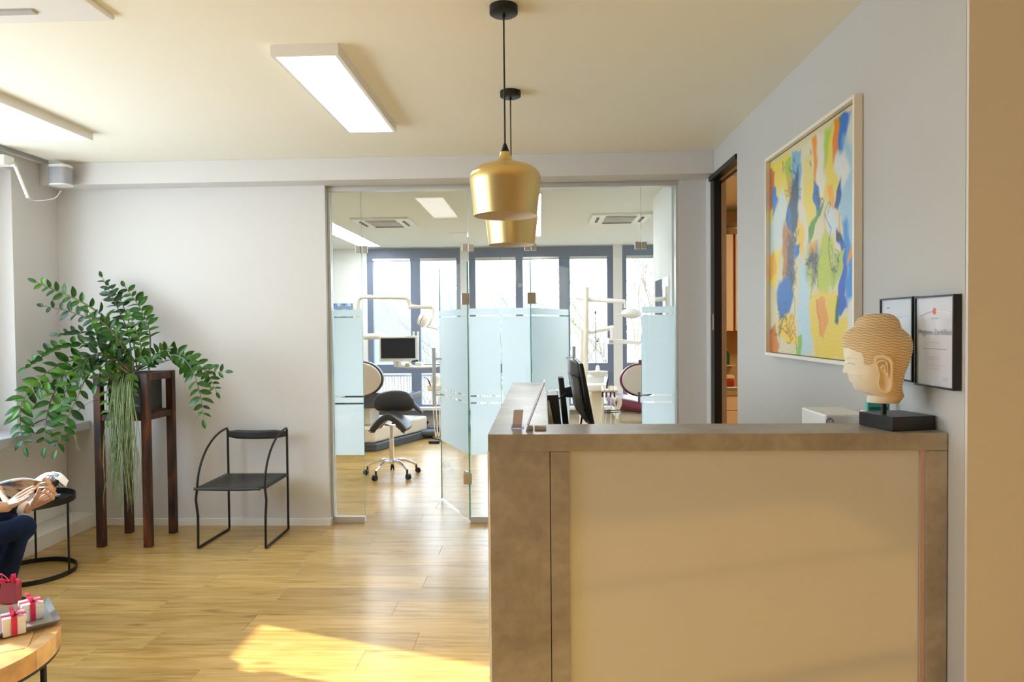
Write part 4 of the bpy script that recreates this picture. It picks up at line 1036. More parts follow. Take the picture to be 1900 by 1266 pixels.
frond([(240,690),(225,640),(190,622),(150,616),(108,620)], (4.9, 4.75), 8, 1, .85, .3, 'top', .006)
frond([(244,690),(230,650),(212,620),(192,600),(165,580)], (4.88, 4.7), 8, 0, .9, .2, 'flat', .010)
frond([(256,690),(262,650),(255,620),(240,585)], (5.05, 5.15), 7, 2, .8, .3, 'side', .007)
frond([(250,690),(270,672),(292,655),(310,648)], (4.95, 4.85), 6, 0, .8, .3, 'side', .006)
frond([(238,692),(215,668),(185,655),(160,670),(150,700)], (4.84, 4.6), 7, 1, 1.0, .2, 'flat', .006)

frond([(238,692),(205,672),(175,672),(140,700),(118,735),(112,770)], (4.82, 4.55), 7, 2, 1.0, .25, 'flat', .006)
frond([(242,690),(222,672),(205,668),(188,685),(178,715)], (4.84, 4.66), 6, 0, .95, .15, 'flat', .006)
frond([(246,690),(250,668),(270,662),(290,668)], (4.86, 4.84), 6, 0, .8, .1, 'flat', .006)
frond([(240,690),(218,655),(200,640),(170,632)], (4.84, 4.72), 6, 1, .95, .15, 'top', .006)
# hanging thread-like plant
hp = MB(); r = random.Random(4)
GH = mat('hanging_green', (.22, .30, .14), .55, var=.3, vscale=20)
for i in range(85):
    x0 = r.uniform(206, 246); rooty = r.uniform(690, 712)
    ex = x0+r.gauss(-3 if x0 < 226 else 2, 9); ey = r.triangular(790, 960, 880) if i > 10 else r.uniform(900, 962)
    mid = (x0+ex)/2+r.uniform(-9, 9); yy = 4.80+r.uniform(-.06, .0)
    pts = [P(x0+4, rooty, Y=4.86), P(x0, rooty+28, Y=yy), P(mid, (rooty+ey)/2, Y=yy-.01), P(ex+r.uniform(-4, 4), ey-30, Y=yy-.01), P(ex, ey, Y=yy)]
    hp.tube(bez(pts, 12), [.0022]*10+[.0016, .0012, .0008], 4, cap=False)
for s in ((190, 745, 139, 770, 136, 805, 150, 842), (195, 730, 142, 765, 140, 800, 142, 835)):
    hp.tube(bez([P(s[0], s[1], Y=4.8), P(170, 745, Y=4.76), P(s[2], s[3], Y=4.72), P(s[4], s[5], Y=4.7), P(s[6], s[7], Y=4.7)], 16), .0018, 4, cap=False)
ho = hp.build('hanging_cactus', GH, smooth=True)
tag(ho, 'thin pale green strands hanging down between the legs of the plant stand', 'plant', kind='stuff')

# ================================================================== CHAIR
def black_chair():
    t = thing('metal_chair', (-2.17, 5.05, 0), 'black wire-framed chair with a leather seat, against the wall beside the plant stand', 'chair')
    r = .0085; sides = (((368, 1019), (427, 984), (365, 906), (424, 799), -2.412, -2.395), ((494, 1019), (537, 983), (490, 908), (531, 799), -1.930, -1.936))
    for s, xf, xb in ((-1, -2.412, -2.396), (1, -1.930, -1.937)):
        F = Vector((xf, 4.828, .010)); B = Vector((xb, 5.285, .010)); 
        MB().tube([F, B], r, 10).build('floor_bar', BLACKM, t, smooth=True)
        MB().tube([F+Vector((0, -.006, -.002)), F+Vector((0, 0, .22)), F+Vector((-.010*s*-1, -.006, .34)), Vector((xf, 4.825, .432))], r, 10).build('leg', BLACKM, t, smooth=True)
        MB().tube([B, Vector((xb, 5.285, .42)), Vector((xb, 5.285, .775))], r, 10).build('leg', BLACKM, t, smooth=True)
        a = []
        for k in range(17):
            th = math.radians(90*k/16); a.append((xf+(xb-xf)*k/16, 4.825+.455*(1-math.cos(th)), .432+.352*math.sin(th)))
        MB().tube(a, .0078, 10).build('armrest', BLACKM, t, smooth=True)
        MB().tube([(xf, 4.822, .428), (xb, 5.29, .425)], .008, 10).build('seat_rail', BLACKM, t, smooth=True)
    b = MB()
    def seat(u, v):
        return Vector((-2.412+.476*u+(-.0)*v, 4.815+.47*v, .432-.020*math.sin(math.pi*u)*math.sin(math.pi*v)))
    b.grid(seat, 12, 12); o = b.build('seat', LEATHER, t, smooth=True)
    m = o.modifiers.new('thickness', 'SOLIDIFY'); m.thickness = .010; m.offset = 0
    MB().tube(bez([(-2.425, 4.808, .427), (-2.17, 4.806, .423), (-1.955, 4.808, .427)], 8), .010, 10).build('front_roll', LEATHER, t, smooth=True)
    b = MB()
    def bk(u, v):
        w = .052 if .18 < u < .82 else .052*(.62+.38*min(u, 1-u)/.18)
        return Vector((-2.392+.452*u, 5.285-.012-.02*math.sin(math.pi*u), .742+w*.62*(v*2-1)-.004*math.sin(math.pi*u)))
    b.grid(bk, 24, 4); o = b.build('backrest', LEATHER, t, smooth=True)
    m = o.modifiers.new('thickness', 'SOLIDIFY'); m.thickness = .016; m.offset = 0
    return t
chair = black_chair()

# ================================================================== ROUND SIDE TABLE
TX, TY, TR = -3.24, 4.31, .252
sdt = thing('side_table', (TX, TY, 0), 'low round black metal side table with a tray top and open ring base', 'side table')
ring = lambda r0, r1, z0, z1: MB().lathe([(r0, z0), (r1, z0), (r1, z1), (r0, z1)], (TX, TY, 0), n=72, close=True)
ring(TR-.004, TR, .455, .495).build('rim', BLACKM, sdt, smooth=True, angle=30)
MB().lathe([(0, .456), (TR-.005, .456), (TR-.005, .462), (0, .462)], (TX, TY, 0), n=72).build('table_top', BLACKM, sdt, smooth=True, angle=30)
ring(TR-.004, TR, .0, .03).build('base_ring', BLACKM, sdt, smooth=True, angle=30)
for a in (0, 120, 240):
    x, yv = TX+(TR-.002)*math.cos(math.radians(a)), TY+(TR-.002)*math.sin(math.radians(a))
    MB().tube([(x, yv, .0), (x, yv, .46)], .0065, 8).build('leg', BLACKM, sdt, smooth=True)
sk = [('lowest magazine of the stack on the round black side table', (.75, .74, .72)), ('middle magazine of the stack on the round black side table', (.62, .62, .66)), ('topmost magazine of the stack on the round black side table', (.45, .36, .40))]
for k, (lb, c) in enumerate(sk):
    z = .4635+k*.0075; mg = thing('magazine', (TX-.01, TY-.02, z), lb, 'magazine', 'magazines on the side table')
    R_ = Matrix.Rotation(math.radians(8-6*k), 3, 'Z')
    b = MB(); b.box(-.14, .105, -.13, .14, z+.0006, z+.0062)
    for v in b.b.verts: w = R_ @ v.co; v.co = Vector((w.x+TX+.012, w.y+TY-.02, v.co.z))
    b.build('pages', PAPER, mg)
    b = MB(); b.box(-.142, .107, -.131, .141, z+.0063, z+.0070)
    for v in b.b.verts: w = R_ @ v.co; v.co = Vector((w.x+TX+.012, w.y+TY-.02, v.co.z))
    b.build('cover', mat('magazine_cover_%s' % 'abc'[k], c, .3, var=.3, vscale=18), mg)

# ================================================================== COFFEE TABLE, TRAY, GIFTS
KX, KY, KR, KZ = -2.195, 2.39, .41, .42
ct = thing('coffee_table', (KX, KY, 0), 'round coffee table of end-grain wood blocks on a thin black frame', 'coffee table')
WB = [mat('wood_block_light', (.60, .36, .14), .45, var=.25, vscale=14), mat('wood_block_warm', (.54, .29, .09), .45, var=.25, vscale=14), mat('wood_block_dark', (.30, .17, .075), .5, var=.3, vscale=16)]  # light and warm blocks brightened: the rim's sun glow put into their colour
# rim blocks
NR = 18
for k in range(NR):
    a0_, a1_ = 2*math.pi*k/NR+.002, 2*math.pi*(k+1)/NR-.002; n = 4
    outp = [(KX+KR*math.cos(a0_+(a1_-a0_)*i/n), KY+KR*math.sin(a0_+(a1_-a0_)*i/n)) for i in range(n+1)]
    inp = [(KX+(KR-.05)*math.cos(a0_+(a1_-a0_)*i/n), KY+(KR-.05)*math.sin(a0_+(a1_-a0_)*i/n)) for i in range(n+1)]
    MB().prism(outp+inp[::-1], KZ-.07, KZ).build('rim_block', WB[k % 2], ct)
# blocks of the top, clipped to the circle
def clip(poly, cx, cy, r):
    return [p for p in poly]
rk = random.Random(9); s_ = .155
for i in range(-3, 3):
    for j in range(-3, 3):
        x0, y0 = i*s_+.01*((j*7) % 3), j*s_; c_ = [(x0+.001, y0+.001), (x0+s_-.001, y0+.001), (x0+s_-.001, y0+s_-.001), (x0+.001, y0+s_-.001)]
        n = 6; poly = []
        for a, b_ in zip(c_, c_[1:]+c_[:1]):
            for q in range(n): poly.append((a[0]+(b_[0]-a[0])*q/n, a[1]+(b_[1]-a[1])*q/n))
        rr_ = KR-.052; ins = [math.hypot(*p) < rr_ for p in poly]
        if sum(ins) < 4: continue
        cc = np.mean([p for p, q in zip(poly, ins) if q], 0)
        poly = [(p if math.hypot(*p) < rr_ else tuple(np.array(p)*rr_/math.hypot(*p))) for p in poly]
        RZ = Matrix.Rotation(.5, 2); poly = [tuple(RZ @ Vector(p)) for p in poly]
        poly = [(p[0]+KX, p[1]+KY) for p in poly]
        # drop doubles
        q2 = [poly[0]]
        for p in poly[1:]:
            if math.hypot(p[0]-q2[-1][0], p[1]-q2[-1][1]) > 1e-4: q2.append(p)
        MB().prism(q2, KZ-.068, KZ-.001-rk.random()*.0015).build('wood_block', WB[rk.randrange(3)], ct)
MB().lathe([(KR-.012, KZ-.082), (KR-.002, KZ-.082), (KR-.002, KZ-.0705), (KR-.012, KZ-.0705)], (KX, KY, 0), n=64, close=True).build('frame_ring', BLACKM, ct, smooth=True, angle=30)
for a in (-40, 50, 140, 230):
    x, yv = KX+(KR-.05)*math.cos(math.radians(a)), KY+(KR-.05)*math.sin(math.radians(a))
    MB().box(x-.008, x+.008, yv-.008, yv+.008, 0, KZ-.082).build('leg', BLACKM, ct)
for a in (-40, 50):
    x, yv = (KR-.012)*math.cos(math.radians(a)), (KR-.012)*math.sin(math.radians(a))
    MB().tube([(KX-x, KY-yv, KZ-.077), (KX+x, KY+yv, KZ-.077)], .005, 8).build('cross_bar', BLACKM, ct)
TM = mat('pewter_tray', (.40, .40, .39), .38, metal=.7, bump=.3, bscale=40)
ta, tb_, tc_ = P(113, 1160, Z=KZ), P(92, 1122, Z=KZ), P(0, 1190, Z=KZ)
tray = thing('metal_tray', (ta.x-.1, ta.y, KZ), 'shallow grey metal tray on the coffee table under the gift boxes', 'tray')
e1 = (Vector((tb_.x, tb_.y))-Vector((ta.x, ta.y))).normalized(); e2 = Vector((-e1.y, e1.x))
if e2.x > 0: e2 = -e2
A0 = Vector((ta.x, ta.y)); dl, dw = .30, .52
def tp(u, v, z): w = A0+e1*u+e2*v; return (w.x, w.y, z)
g = .016
b = MB(); b.slab([tp(g, g, KZ+.001), tp(dl-g, g, KZ+.001), tp(dl-g, dw-g, KZ+.001), tp(g, dw-g, KZ+.001)], (0, 0, .003)); b.build('bottom', TM, tray)
for a in (((0, 0), (dl, 0), (dl-g, g), (g, g)), ((dl, 0), (dl, dw), (dl-g, dw-g), (dl-g, g)), ((dl, dw), (0, dw), (g, dw-g), (dl-g, dw-g)), ((0, dw), (0, 0), (g, g), (g, dw-g))):
    b = MB(); b.slab([tp(*a[0], KZ+.020), tp(*a[1], KZ+.020), tp(*a[2], KZ+.002), tp(*a[3], KZ+.002)], (0, 0, .003)); b.build('side', TM, tray)
RIB = mat('crimson_ribbon', (.60, .01, .08), .35, spec=.6)
def gift(c, s, h, ang, label, z0):
    t = thing('gift_box', (c[0], c[1], z0), label, 'gift box', 'white gift boxes on the tray')
    R_ = Matrix.Rotation(ang, 3, 'Z')
    def tb(b): 
        for v in b.b.verts: w = R_ @ v.co; v.co = Vector((w.x+c[0], w.y+c[1], w.z+z0))
        return b
    tb(MB().box(-s/2, s/2, -s/2, s/2, 0, h*.72)).build('box', PAPER, t, bevel=.0015)
    tb(MB().box(-s/2-.002, s/2+.002, -s/2-.002, s/2+.002, h*.722, h)).build('lid', PAPER, t, bevel=.0015)
    rw = s*.13
    tb(MB().box(-rw, rw, -s/2-.004, s/2+.004, h+.0002, h+.0018)).build('ribbon', RIB, t)
    tb(MB().box(-s/2-.004, s/2+.004, -rw, rw, h+.0019, h+.003)).build('ribbon', RIB, t)
    for sx in (-1, 1):
        tb(MB().box(-rw, rw, sx*(s/2+.003)-.0008, sx*(s/2+.003)+.0008, 0, h)).build('ribbon', RIB, t)
        tb(MB().box(sx*(s/2+.003)-.0008, sx*(s/2+.003)+.0008, -rw, rw, 0, h)).build('ribbon', RIB, t)
    # bow: two loops and two tails
    for k, (dx, dy) in enumerate(((1, .35), (-1, .3))):
        pts = bez([(0, 0, h+.004), (dx*s*.22, dy*s*.2, h+.020), (dx*s*.48, dy*s*.35, h+.024), (dx*s*.42, dy*s*.1, h+.008), (0, 0, h+.004)], 14)
        tb(MB().tube(pts, s*.10, 8, flat=.14, up=(0, 0, 1))).build('bow_loop', RIB, t, smooth=True)
        pts = bez([(0, 0, h+.004), (dx*s*.25, -s*.2, h+.010), (dx*s*.5, -s*.42, h+.006)], 8)
        tb(MB().tube(pts, s*.09, 8, flat=.12)).build('bow_tail', RIB, t, smooth=True)
    tb(MB().ell((0, 0, h+.008), (.008, .008, .006), 12, 8)).build('bow_knot', RIB, t, smooth=True)
zt_ = KZ+.0045
p1, p2 = P(60, 1154, Z=zt_), P(24, 1178, Z=zt_)
an = math.atan2(e1.y, e1.x)
gift((p1.x-.030, p1.y+.035), .068, .066, an+.05, 'white gift box with crimson ribbon at the back of the metal tray', zt_)
gift((p2.x-.012, p2.y+.02), .070, .066, an-.03, 'white gift box with crimson ribbon at the front of the metal tray', zt_)
q = P(4, 1140, Z=zt_)
gb = thing('gift_bag', (q.x-.01, q.y+.06, zt_), 'small dark red gift bag with pink bow, cut by the left edge', 'gift bag')
RB = mat('dark_red_paper', (.28, .03, .05), .5); X0, Y0_ = q.x-.055, q.y+.10
b = MB(); b.slab([(X0-.04, Y0_, zt_), (X0+.035, Y0_, zt_), (X0+.028, Y0_+.01, zt_+.085), (X0-.035, Y0_+.01, zt_+.085)], (0, .035, 0)); b.build('bag', RB, gb, bevel=.002)
PK = mat('pink_ribbon', (.80, .05, .16), .35)
for dx, dz in ((.5, 1), (-.5, 1), (.9, .45), (-.8, .4)):
    MB().tube(bez([(X0, Y0_+.02, zt_+.082), (X0+dx*.03, Y0_+.01, zt_+.09+dz*.02), (X0+dx*.055, Y0_, zt_+.088+dz*.036), (X0+dx*.035, Y0_+.012, zt_+.085), (X0, Y0_+.02, zt_+.082)], 12), .008, 8, flat=.15).build('bow_loop', PK, gb, smooth=True)

# ================================================================== SEATED PERSON
SKIN = mat('skin', (.60, .38, .27), .5, sss=.15, bump=.1, bscale=120); JEANS = mat('dark_denim', (.008, .017, .05), .9, spec=.15, bump=.4, bscale=300, var=.35, vscale=9)
SHIRT = mat('navy_sweater', (.010, .012, .022), .9, bump=.3, bscale=250)
pers = thing('person', (-3.0, 3.2, 0), 'seated person in dark jeans reading a magazine, cut by the left edge', 'person')
def caps(chains, n=12):
    """tapered, round-ended limbs; remeshed afterwards into one skin"""
    b = MB()
    for pts, rad in chains:
        pts = [Vector(p) for p in pts]
        if not hasattr(rad, '__len__'): rad = [rad]*len(pts)
        b.tube(pts, rad, n)
        for p, r_ in zip(pts, rad): b.ell(p, (r_, r_, r_), 12, 8)
    return b
def skin(b, name, m, vox, parent, it=6):
    o = b.build(name, m, parent)
    r_ = o.modifiers.new('remesh', 'REMESH'); r_.mode = 'VOXEL'; r_.voxel_size = vox; r_.use_smooth_shade = True
    s_ = o.modifiers.new('smooth', 'SMOOTH'); s_.factor = .5; s_.iterations = it
    return o
def V3(px, py, Y): return P(px, py, Y=Y)
kR, aR = V3(40, 976, 3.50), V3(-8, 1122, 3.46); aR.z = .09
hipR, hipL = Vector((-2.94, 3.12, .50)), Vector((-3.08, 3.24, .50))
kL = kR+Vector((-.22, .16, .0)); aL = aR+Vector((-.20, .18, 0))
pel, wai, che, nek, hed = Vector((-3.02, 3.17, .53)), Vector((-3.05, 3.15, .72)), Vector((-3.02, 3.19, .98)), Vector((-2.99, 3.22, 1.17)), Vector((-2.94, 3.29, 1.30))
shR, shL = che+Vector((.12, -.10, .08)), che+Vector((-.14, .09, .08))
wrR, wrL = V3(12, 941, 3.36), V3(50, 944, 3.60)
elR, elL = Vector((-2.86, 3.06, .74)), Vector((-3.08, 3.52, .72))
body = [([pel, wai, che], [.12, .11, .13]), ([che, nek, hed-Vector((0, 0, .03))], [.10, .055, .055]),
        ([shR, elR], [.045, .038]), ([elR, wrR], [.040, .026]), ([shL, elL], [.045, .038]), ([elL, wrL], [.040, .026]),
        ([hipR, kR, aR], [.07, .05, .032]), ([hipL, kL, aL], [.07, .05, .032]),
        ([aR, aR+Vector((.10, .13, -.05))], [.035, .022]), ([aL, aL+Vector((.10, .13, -.05))], [.035, .022])]
# near hand: fingers lie flat along the page and point up to the right
def hand(wr, knuckles, fingers, thumb, pr=.016):
    out = []
    for kn, fg in zip(knuckles, fingers):
        out.append(([wr, wr.lerp(kn, .5), kn], [.018, .0150, .0100])); out.append(([kn]+fg, [.0095]+[.0080, .0074, .0062][:len(fg)]))
    out.append((thumb, [.015, .0125, .011, .0085][:len(thumb)])); return out
Yh = 3.36
kn = [V3(38, 917, Yh+.05), V3(40, 922, Yh+.03), V3(39, 928, Yh+.01), V3(35, 934, Yh-.01)]
fi = [[V3(50, 909, Yh+.05), V3(59, 905, Yh+.05), V3(63, 903, Yh+.05)], [V3(52, 914, Yh+.035), V3(61, 909, Yh+.035), V3(66, 907, Yh+.035)],
      [V3(50, 921, Yh+.015), V3(57, 916, Yh+.015), V3(62, 913, Yh+.015)], [V3(44, 929, Yh), V3(50, 925, Yh), V3(54, 922, Yh)]]
th = [V3(14, 934, Yh+.03), V3(6, 922, Yh+.08), V3(2, 912, Yh+.11), V3(1, 905, Yh+.12)]
body += hand(wrR, kn, fi, th)
Yh = 3.60
kn = [V3(96, 901, Yh), V3(101, 908, Yh-.012), V3(102, 916, Yh-.02), V3(98, 925, Yh-.026)]
fi = [[V3(90, 892, Yh-.035), V3(83, 888, Yh-.05), V3(79, 890, Yh-.05)], [V3(93, 899, Yh-.05), V3(84, 896, Yh-.065), V3(76, 898, Yh-.06)],
      [V3(93, 908, Yh-.06), V3(84, 905, Yh-.072), V3(75, 906, Yh-.065)], [V3(91, 918, Yh-.06), V3(83, 914, Yh-.072), V3(76, 914, Yh-.065)]]
th = [V3(62, 936, Yh-.02), V3(68, 924, Yh-.05), V3(72, 914, Yh-.06), V3(74, 906, Yh-.06)]
body += hand(wrL, kn, fi, th)
skin(caps(body, 14), 'body', SKIN, .0034, pers, 3)
# head with a face
hd = MB(); fd = Vector((.5, .66, -.56)).normalized(); up_ = Vector((.33, .45, .83)).normalized(); rt = fd.cross(up_).normalized(); up_ = rt.cross(fd)
Rm = Matrix((( -rt.x, fd.x, up_.x), (-rt.y, fd.y, up_.y), (-rt.z, fd.z, up_.z)))
hc = hed+up_*.06
H = lambda x, y_, z: hc+Rm @ Vector((x, y_, z))
hd.ell(hc, (.075, .095, .105), 24, 16, Rm); hd.ell(H(0, .035, -.06), (.052, .055, .055), 20, 12, Rm)
hd.tube([H(0, .088, .01), H(0, .108, -.025), H(0, .088, -.035)], [.008, .014, .008], 8)
for s in (-1, 1):
    hd.ell(H(s*.077, -.005, -.01), (.010, .018, .030), 12, 8, Rm); hd.ell(H(s*.030, .078, .018), (.018, .014, .010), 12, 8, Rm)
hd.tube([H(-.022, .082, -.06), H(0, .092, -.058), H(.022, .082, -.06)], [.004, .007, .004], 8)
hd.tube([hed-Vector((0, 0, .06)), hc], [.055, .05], 12)
skin(hd, 'head', SKIN, .005, pers, 4)
for s in (-1, 1): MB().ell(H(s*.030, .090, .017), (.009, .006, .007), 12, 8, Rm).build('eye', mat('eye', (.10, .07, .05), .2), pers, smooth=True)
ha = MB(); ha.ell(H(0, -.018, .028), (.086, .098, .098), 24, 16, Rm); ha.ell(H(0, -.05, -.02), (.075, .06, .08), 20, 12, Rm)
skin(ha, 'hair', mat('brown_hair', (.05, .03, .018), .6, bump=.6, bscale=80), .008, pers, 4)
jn = [([hipR+Vector((-.02, -.02, 0)), hipR, kR+Vector((-.0, 0, -.012)), aR+Vector((0, 0, .03))], [.10, .10, .068, .050]), ([hipL, kL+Vector((0, 0, -.012)), aL+Vector((0, 0, .03))], [.10, .068, .050]), ([pel-Vector((.02, .02, .02)), wai], [.145, .125])]
skin(caps(jn), 'jeans', JEANS, .009, pers)
sh_ = [([wai, che, nek-Vector((0, 0, .05))], [.135, .150, .075]), ([shR, elR, elR.lerp(wrR, .35)], [.068, .052, .044]), ([shL, elL, elL.lerp(wrL, .90)], [.068, .052, .042]), ([shR, che+Vector((0, 0, .05)), shL], [.07, .1, .07])]
skin(caps(sh_), 'sweater', SHIRT, .009, pers)
c_ = elL.lerp(wrL, .86); c2_ = elL.lerp(wrL, 1.0)
cu = MB().tube([c_, c2_], [.040, .036], 20, cap=False).build('shirt_cuff', mat('white_cuff', (.8, .8, .82), .8), pers, smooth=True)
m_ = cu.modifiers.new('thickness', 'SOLIDIFY'); m_.thickness = .003
for a in (aR, aL):
    d = Vector((.10, .13, 0)).normalized(); rz = Matrix.Rotation(math.atan2(d.y, d.x), 3, 'Z'); b = MB()
    b.ell(a+d*.06+Vector((0, 0, -.045)), (.135, .048, .042), 24, 12, rz); b.ell(a+Vector((0, 0, -.02)), (.05, .045, .06), 16, 10, rz)
    skin(b, 'shoe', mat('black_shoe', (.015, .013, .012), .35), .007, pers)
# the magazine in the hands
mgz = thing('open_magazine', V3(60, 905, 3.5), 'open magazine with a folded-back cover, held in both hands of the seated person', 'magazine')
def printed(name, cols, scale, seed):
    m = mat(name, cols[0], .3, coat=.3); nt = m.node_tree; tc = nt.nodes.new('ShaderNodeTexCoord'); mp = nt.nodes.new('ShaderNodeMapping')
    mp.inputs['Location'].default_value = (seed, 0, 0); mp.inputs['Rotation'].default_value = (0, .5, 0); mp.inputs['Scale'].default_value = (1, 1, 3)
    nz = nt.nodes.new('ShaderNodeTexNoise'); nz.inputs['Scale'].default_value = scale; nz.inputs['Detail'].default_value = 4; nz.inputs['Distortion'].default_value = 1
    rp = nt.nodes.new('ShaderNodeValToRGB'); e = rp.color_ramp.elements; n = len(cols)
    e[0].position = .32; e[0].color = (*cols[0], 1); e[1].position = .68; e[1].color = (*cols[-1], 1)
    for i in range(1, n-1): q = e.new(.32+.36*i/(n-1)); q.color = (*cols[i], 1)
    nt.links.new(tc.outputs['Object'], mp.inputs[0]); nt.links.new(mp.outputs[0], nz.inputs[0]); nt.links.new(nz.outputs[0], rp.inputs[0]); nt.links.new(rp.outputs[0], nt.nodes['Principled BSDF'].inputs['Base Color'])
    return m
PG = printed('food_photo_print', [(.015, .012, .008), (.05, .035, .015), (.50, .22, .06), (.30, .32, .18)], 11, 0)
def sheet(rows, name, m, th=.0015, n=16):
    """surface through rows of points"""
    cs = [bez(r_, n) for r_ in rows]; k = len(rows)
    b = MB(); V = []
    for i in range(n+1):
        col = bez([c[i] for c in cs], 10) if k > 2 else [cs[0][i].lerp(cs[1][i], j/10) for j in range(11)]
        V.append([b.b.verts.new(p) for p in col])
    for i in range(n):
        for j in range(10): b.b.faces.new((V[i][j], V[i+1][j], V[i+1][j+1], V[i][j+1]))
    o = b.build(name, m, mgz, smooth=True); q = o.modifiers.new('thickness', 'SOLIDIFY'); q.thickness = th; q.offset = -1; return o
top_ = [V3(-60, 920, 3.60), V3(-20, 902, 3.60), V3(20, 890, 3.61), V3(50, 887, 3.61), V3(77, 893, 3.60)]
bot_ = [V3(-60, 960, 3.58), V3(-20, 944, 3.58), V3(10, 934, 3.58), V3(38, 922, 3.585), V3(58, 910, 3.585)]
mrg = .06
in_t = [a.lerp(c, mrg)+Vector((0, -.004, .002)) for a, c in zip(top_, bot_)]; in_b = [c.lerp(a, mrg)+Vector((0, -.004, .002)) for a, c in zip(top_, bot_)]
sheet([top_, bot_], 'page', PAPER, .004)
sheet([in_t, in_b], 'photo_page', PG, .0008)
sheet([[p+Vector((.0, .006, -.010)) for p in top_], [p+Vector((0, .006, -.010)) for p in bot_]], 'page', PAPER, .003)
CV = mat('lilac_cover', (.30, .30, .40), .3, coat=.3)
ct_ = [V3(62, 893, 3.66), V3(78, 882, 3.67), V3(92, 877, 3.66), V3(108, 880, 3.64), V3(122, 894, 3.63)]
cb_ = [V3(70, 898, 3.60), V3(82, 892, 3.59), V3(94, 890, 3.585), V3(103, 897, 3.585), V3(114, 905, 3.59)]
sheet([ct_, cb_], 'folded_cover', CV, .004)
sheet([[p+Vector((.012, .006, .002)) for p in ct_[2:]], [p+Vector((.018, .008, .002)) for p in cb_[2:]]], 'page', PAPER, .002)
blk = mat('black_print', (.01, .01, .015), .35)
b = MB(); f_ = lambda i, t: ct_[i].lerp(cb_[i], t)+Vector((0, -.004, .0015))
b.slab([V3(95, 896, 3.578), V3(106, 890, 3.585), V3(110, 893, 3.585), V3(108, 901, 3.58), V3(101, 905, 3.578)], (0, .001, 0)); b.build('cover_print', blk, mgz)
c = bpy.data.curves.new('lettering', 'FONT'); c.body = 'cru!'; c.size = .042; c.shear = .4; c.align_x = 'CENTER'
o = bpy.data.objects.new('lettering', c); COL.objects.link(o); o.matrix_world = Matrix.Translation(V3(93, 889, 3.582)) @ Matrix.Rotation(math.radians(6), 4, 'Y') @ Matrix.Rotation(math.radians(70), 4, 'X')
bpy.context.view_layer.update(); mw = o.matrix_world.copy(); me = bpy.data.meshes.new_from_object(o.evaluated_get(bpy.context.evaluated_depsgraph_get())); bpy.data.objects.remove(o)
me.materials.clear(); me.materials.append(blk); o = bpy.data.objects.new('lettering', me); COL.objects.link(o); o.matrix_world = mw; adopt2(o, mgz)
# the chair under the person: the same model as the one by the wall
c2 = copy_tree(chair); c2['label'] = 'black wire-framed chair under the seated person, outside the left edge'
c2.location = (-3.02, 3.12, 0); c2.rotation_euler = (0, 0, math.radians(143))

# ================================================================== TREATMENT ROOM
# saddle stool
SX, SY = -1.552, 7.24
ss = thing('saddle_stool', (SX, SY, 0), 'dark grey saddle stool with chrome five-star base, behind the open glass door', 'stool')
GL = mat('anthracite_leather', (.035, .036, .038), .38, bump=.15, bscale=150)
pts5 = [P(*q, Z=.0) for q in ((685, 880), (705, 892), (767, 888), (779, 876), (730, 868))]
for i in range(5):
    a = math.radians(-115+72*i); d = Vector((math.cos(a), math.sin(a), 0)); e_ = Vector((SX, SY, 0))+d*.265
    l = MB().tube(bez([(SX+d.x*.03, SY+d.y*.03, .150), (SX+d.x*.11, SY+d.y*.11, .158), (SX+d.x*.20, SY+d.y*.20, .128), (e_.x, e_.y, .092)], 12), [.017]*6+[.015]*4+[.013]*3, 12).build('leg', CHROME, ss, smooth=True)
    MB().tube([(e_.x, e_.y, .055), (e_.x, e_.y, .095)], .011, 10).build('caster_stem', BLACKP, l, smooth=True)
    w = Vector((-d.y, d.x, 0)); c_ = e_+d*.018+Vector((0, 0, .026))
    for s in (-1, 1): MB().tube([c_+w*s*.006, c_+w*s*.020], .0255, 18).build('wheel', BLACKP, l, smooth=True)
    MB().tube([c_+w*-.02+Vector((0, 0, .012)), c_+w*.02+Vector((0, 0, .012))], .021, 12).build('caster_hood', BLACKP, l, smooth=True)
MB().lathe([(0, .125), (.034, .125), (.036, .165), (.026, .18), (0, .18)], (SX, SY, 0), n=24).build('hub', CHROME, ss, smooth=True, angle=40)
MB().tube([(SX, SY, .15), (SX, SY, .395)], .025, 20).build('gas_column', CHROME, ss, smooth=True)
MB().tube([(SX, SY, .395), (SX, SY, .53)], .014, 16).build('gas_piston', STEEL, ss, smooth=True)
MB().lathe([(0, .518), (.07, .522), (.075, .532), (0, .534)], (SX, SY, 0), n=28).build('seat_plate', CHROME, ss, smooth=True)
def saddle(u, v):
    x = (u-.5)*2; y_ = (v-.5)*2; w = .215*(.80+.20*math.cos(y_*1.1)); X_ = x*w
    z = .655-.155*(abs(x)**1.9)*1.0+.03*max(0, -y_-.3)*math.exp(-(x*2.2)**2)-.02*(1-abs(y_))*math.exp(-(x*3)**2)-.05*max(0, abs(y_)-.75)
    return Vector((SX+X_, SY+y_*.185, z))
b = MB().grid(saddle, 22, 14)
o = b.build('seat', GL, ss, smooth=True); q = o.modifiers.new('thickness', 'SOLIDIFY'); q.thickness = .062; q.offset = -1; q = o.modifiers.new('round', 'SUBSURF'); q.levels = 1; q.render_levels = 2
b = MB(); R = 26
def cushion(u, v):
    a = math.pi*2*v; x = (u-.5)*2; e_ = (1-abs(x)**3.2)**.5 if abs(x) < 1 else 0
    return Vector((SX-.01+x*.222, SY+.235+.05*x*x*-1+math.cos(a)*.055*e_, .748-.02*x*x+math.sin(a)*.118*e_*(1-.04*x*x)))
b.grid(cushion, 36, 24); bmesh.ops.remove_doubles(b.b, verts=b.b.verts, dist=1e-5)
b.build('backrest', GL, ss, smooth=True)
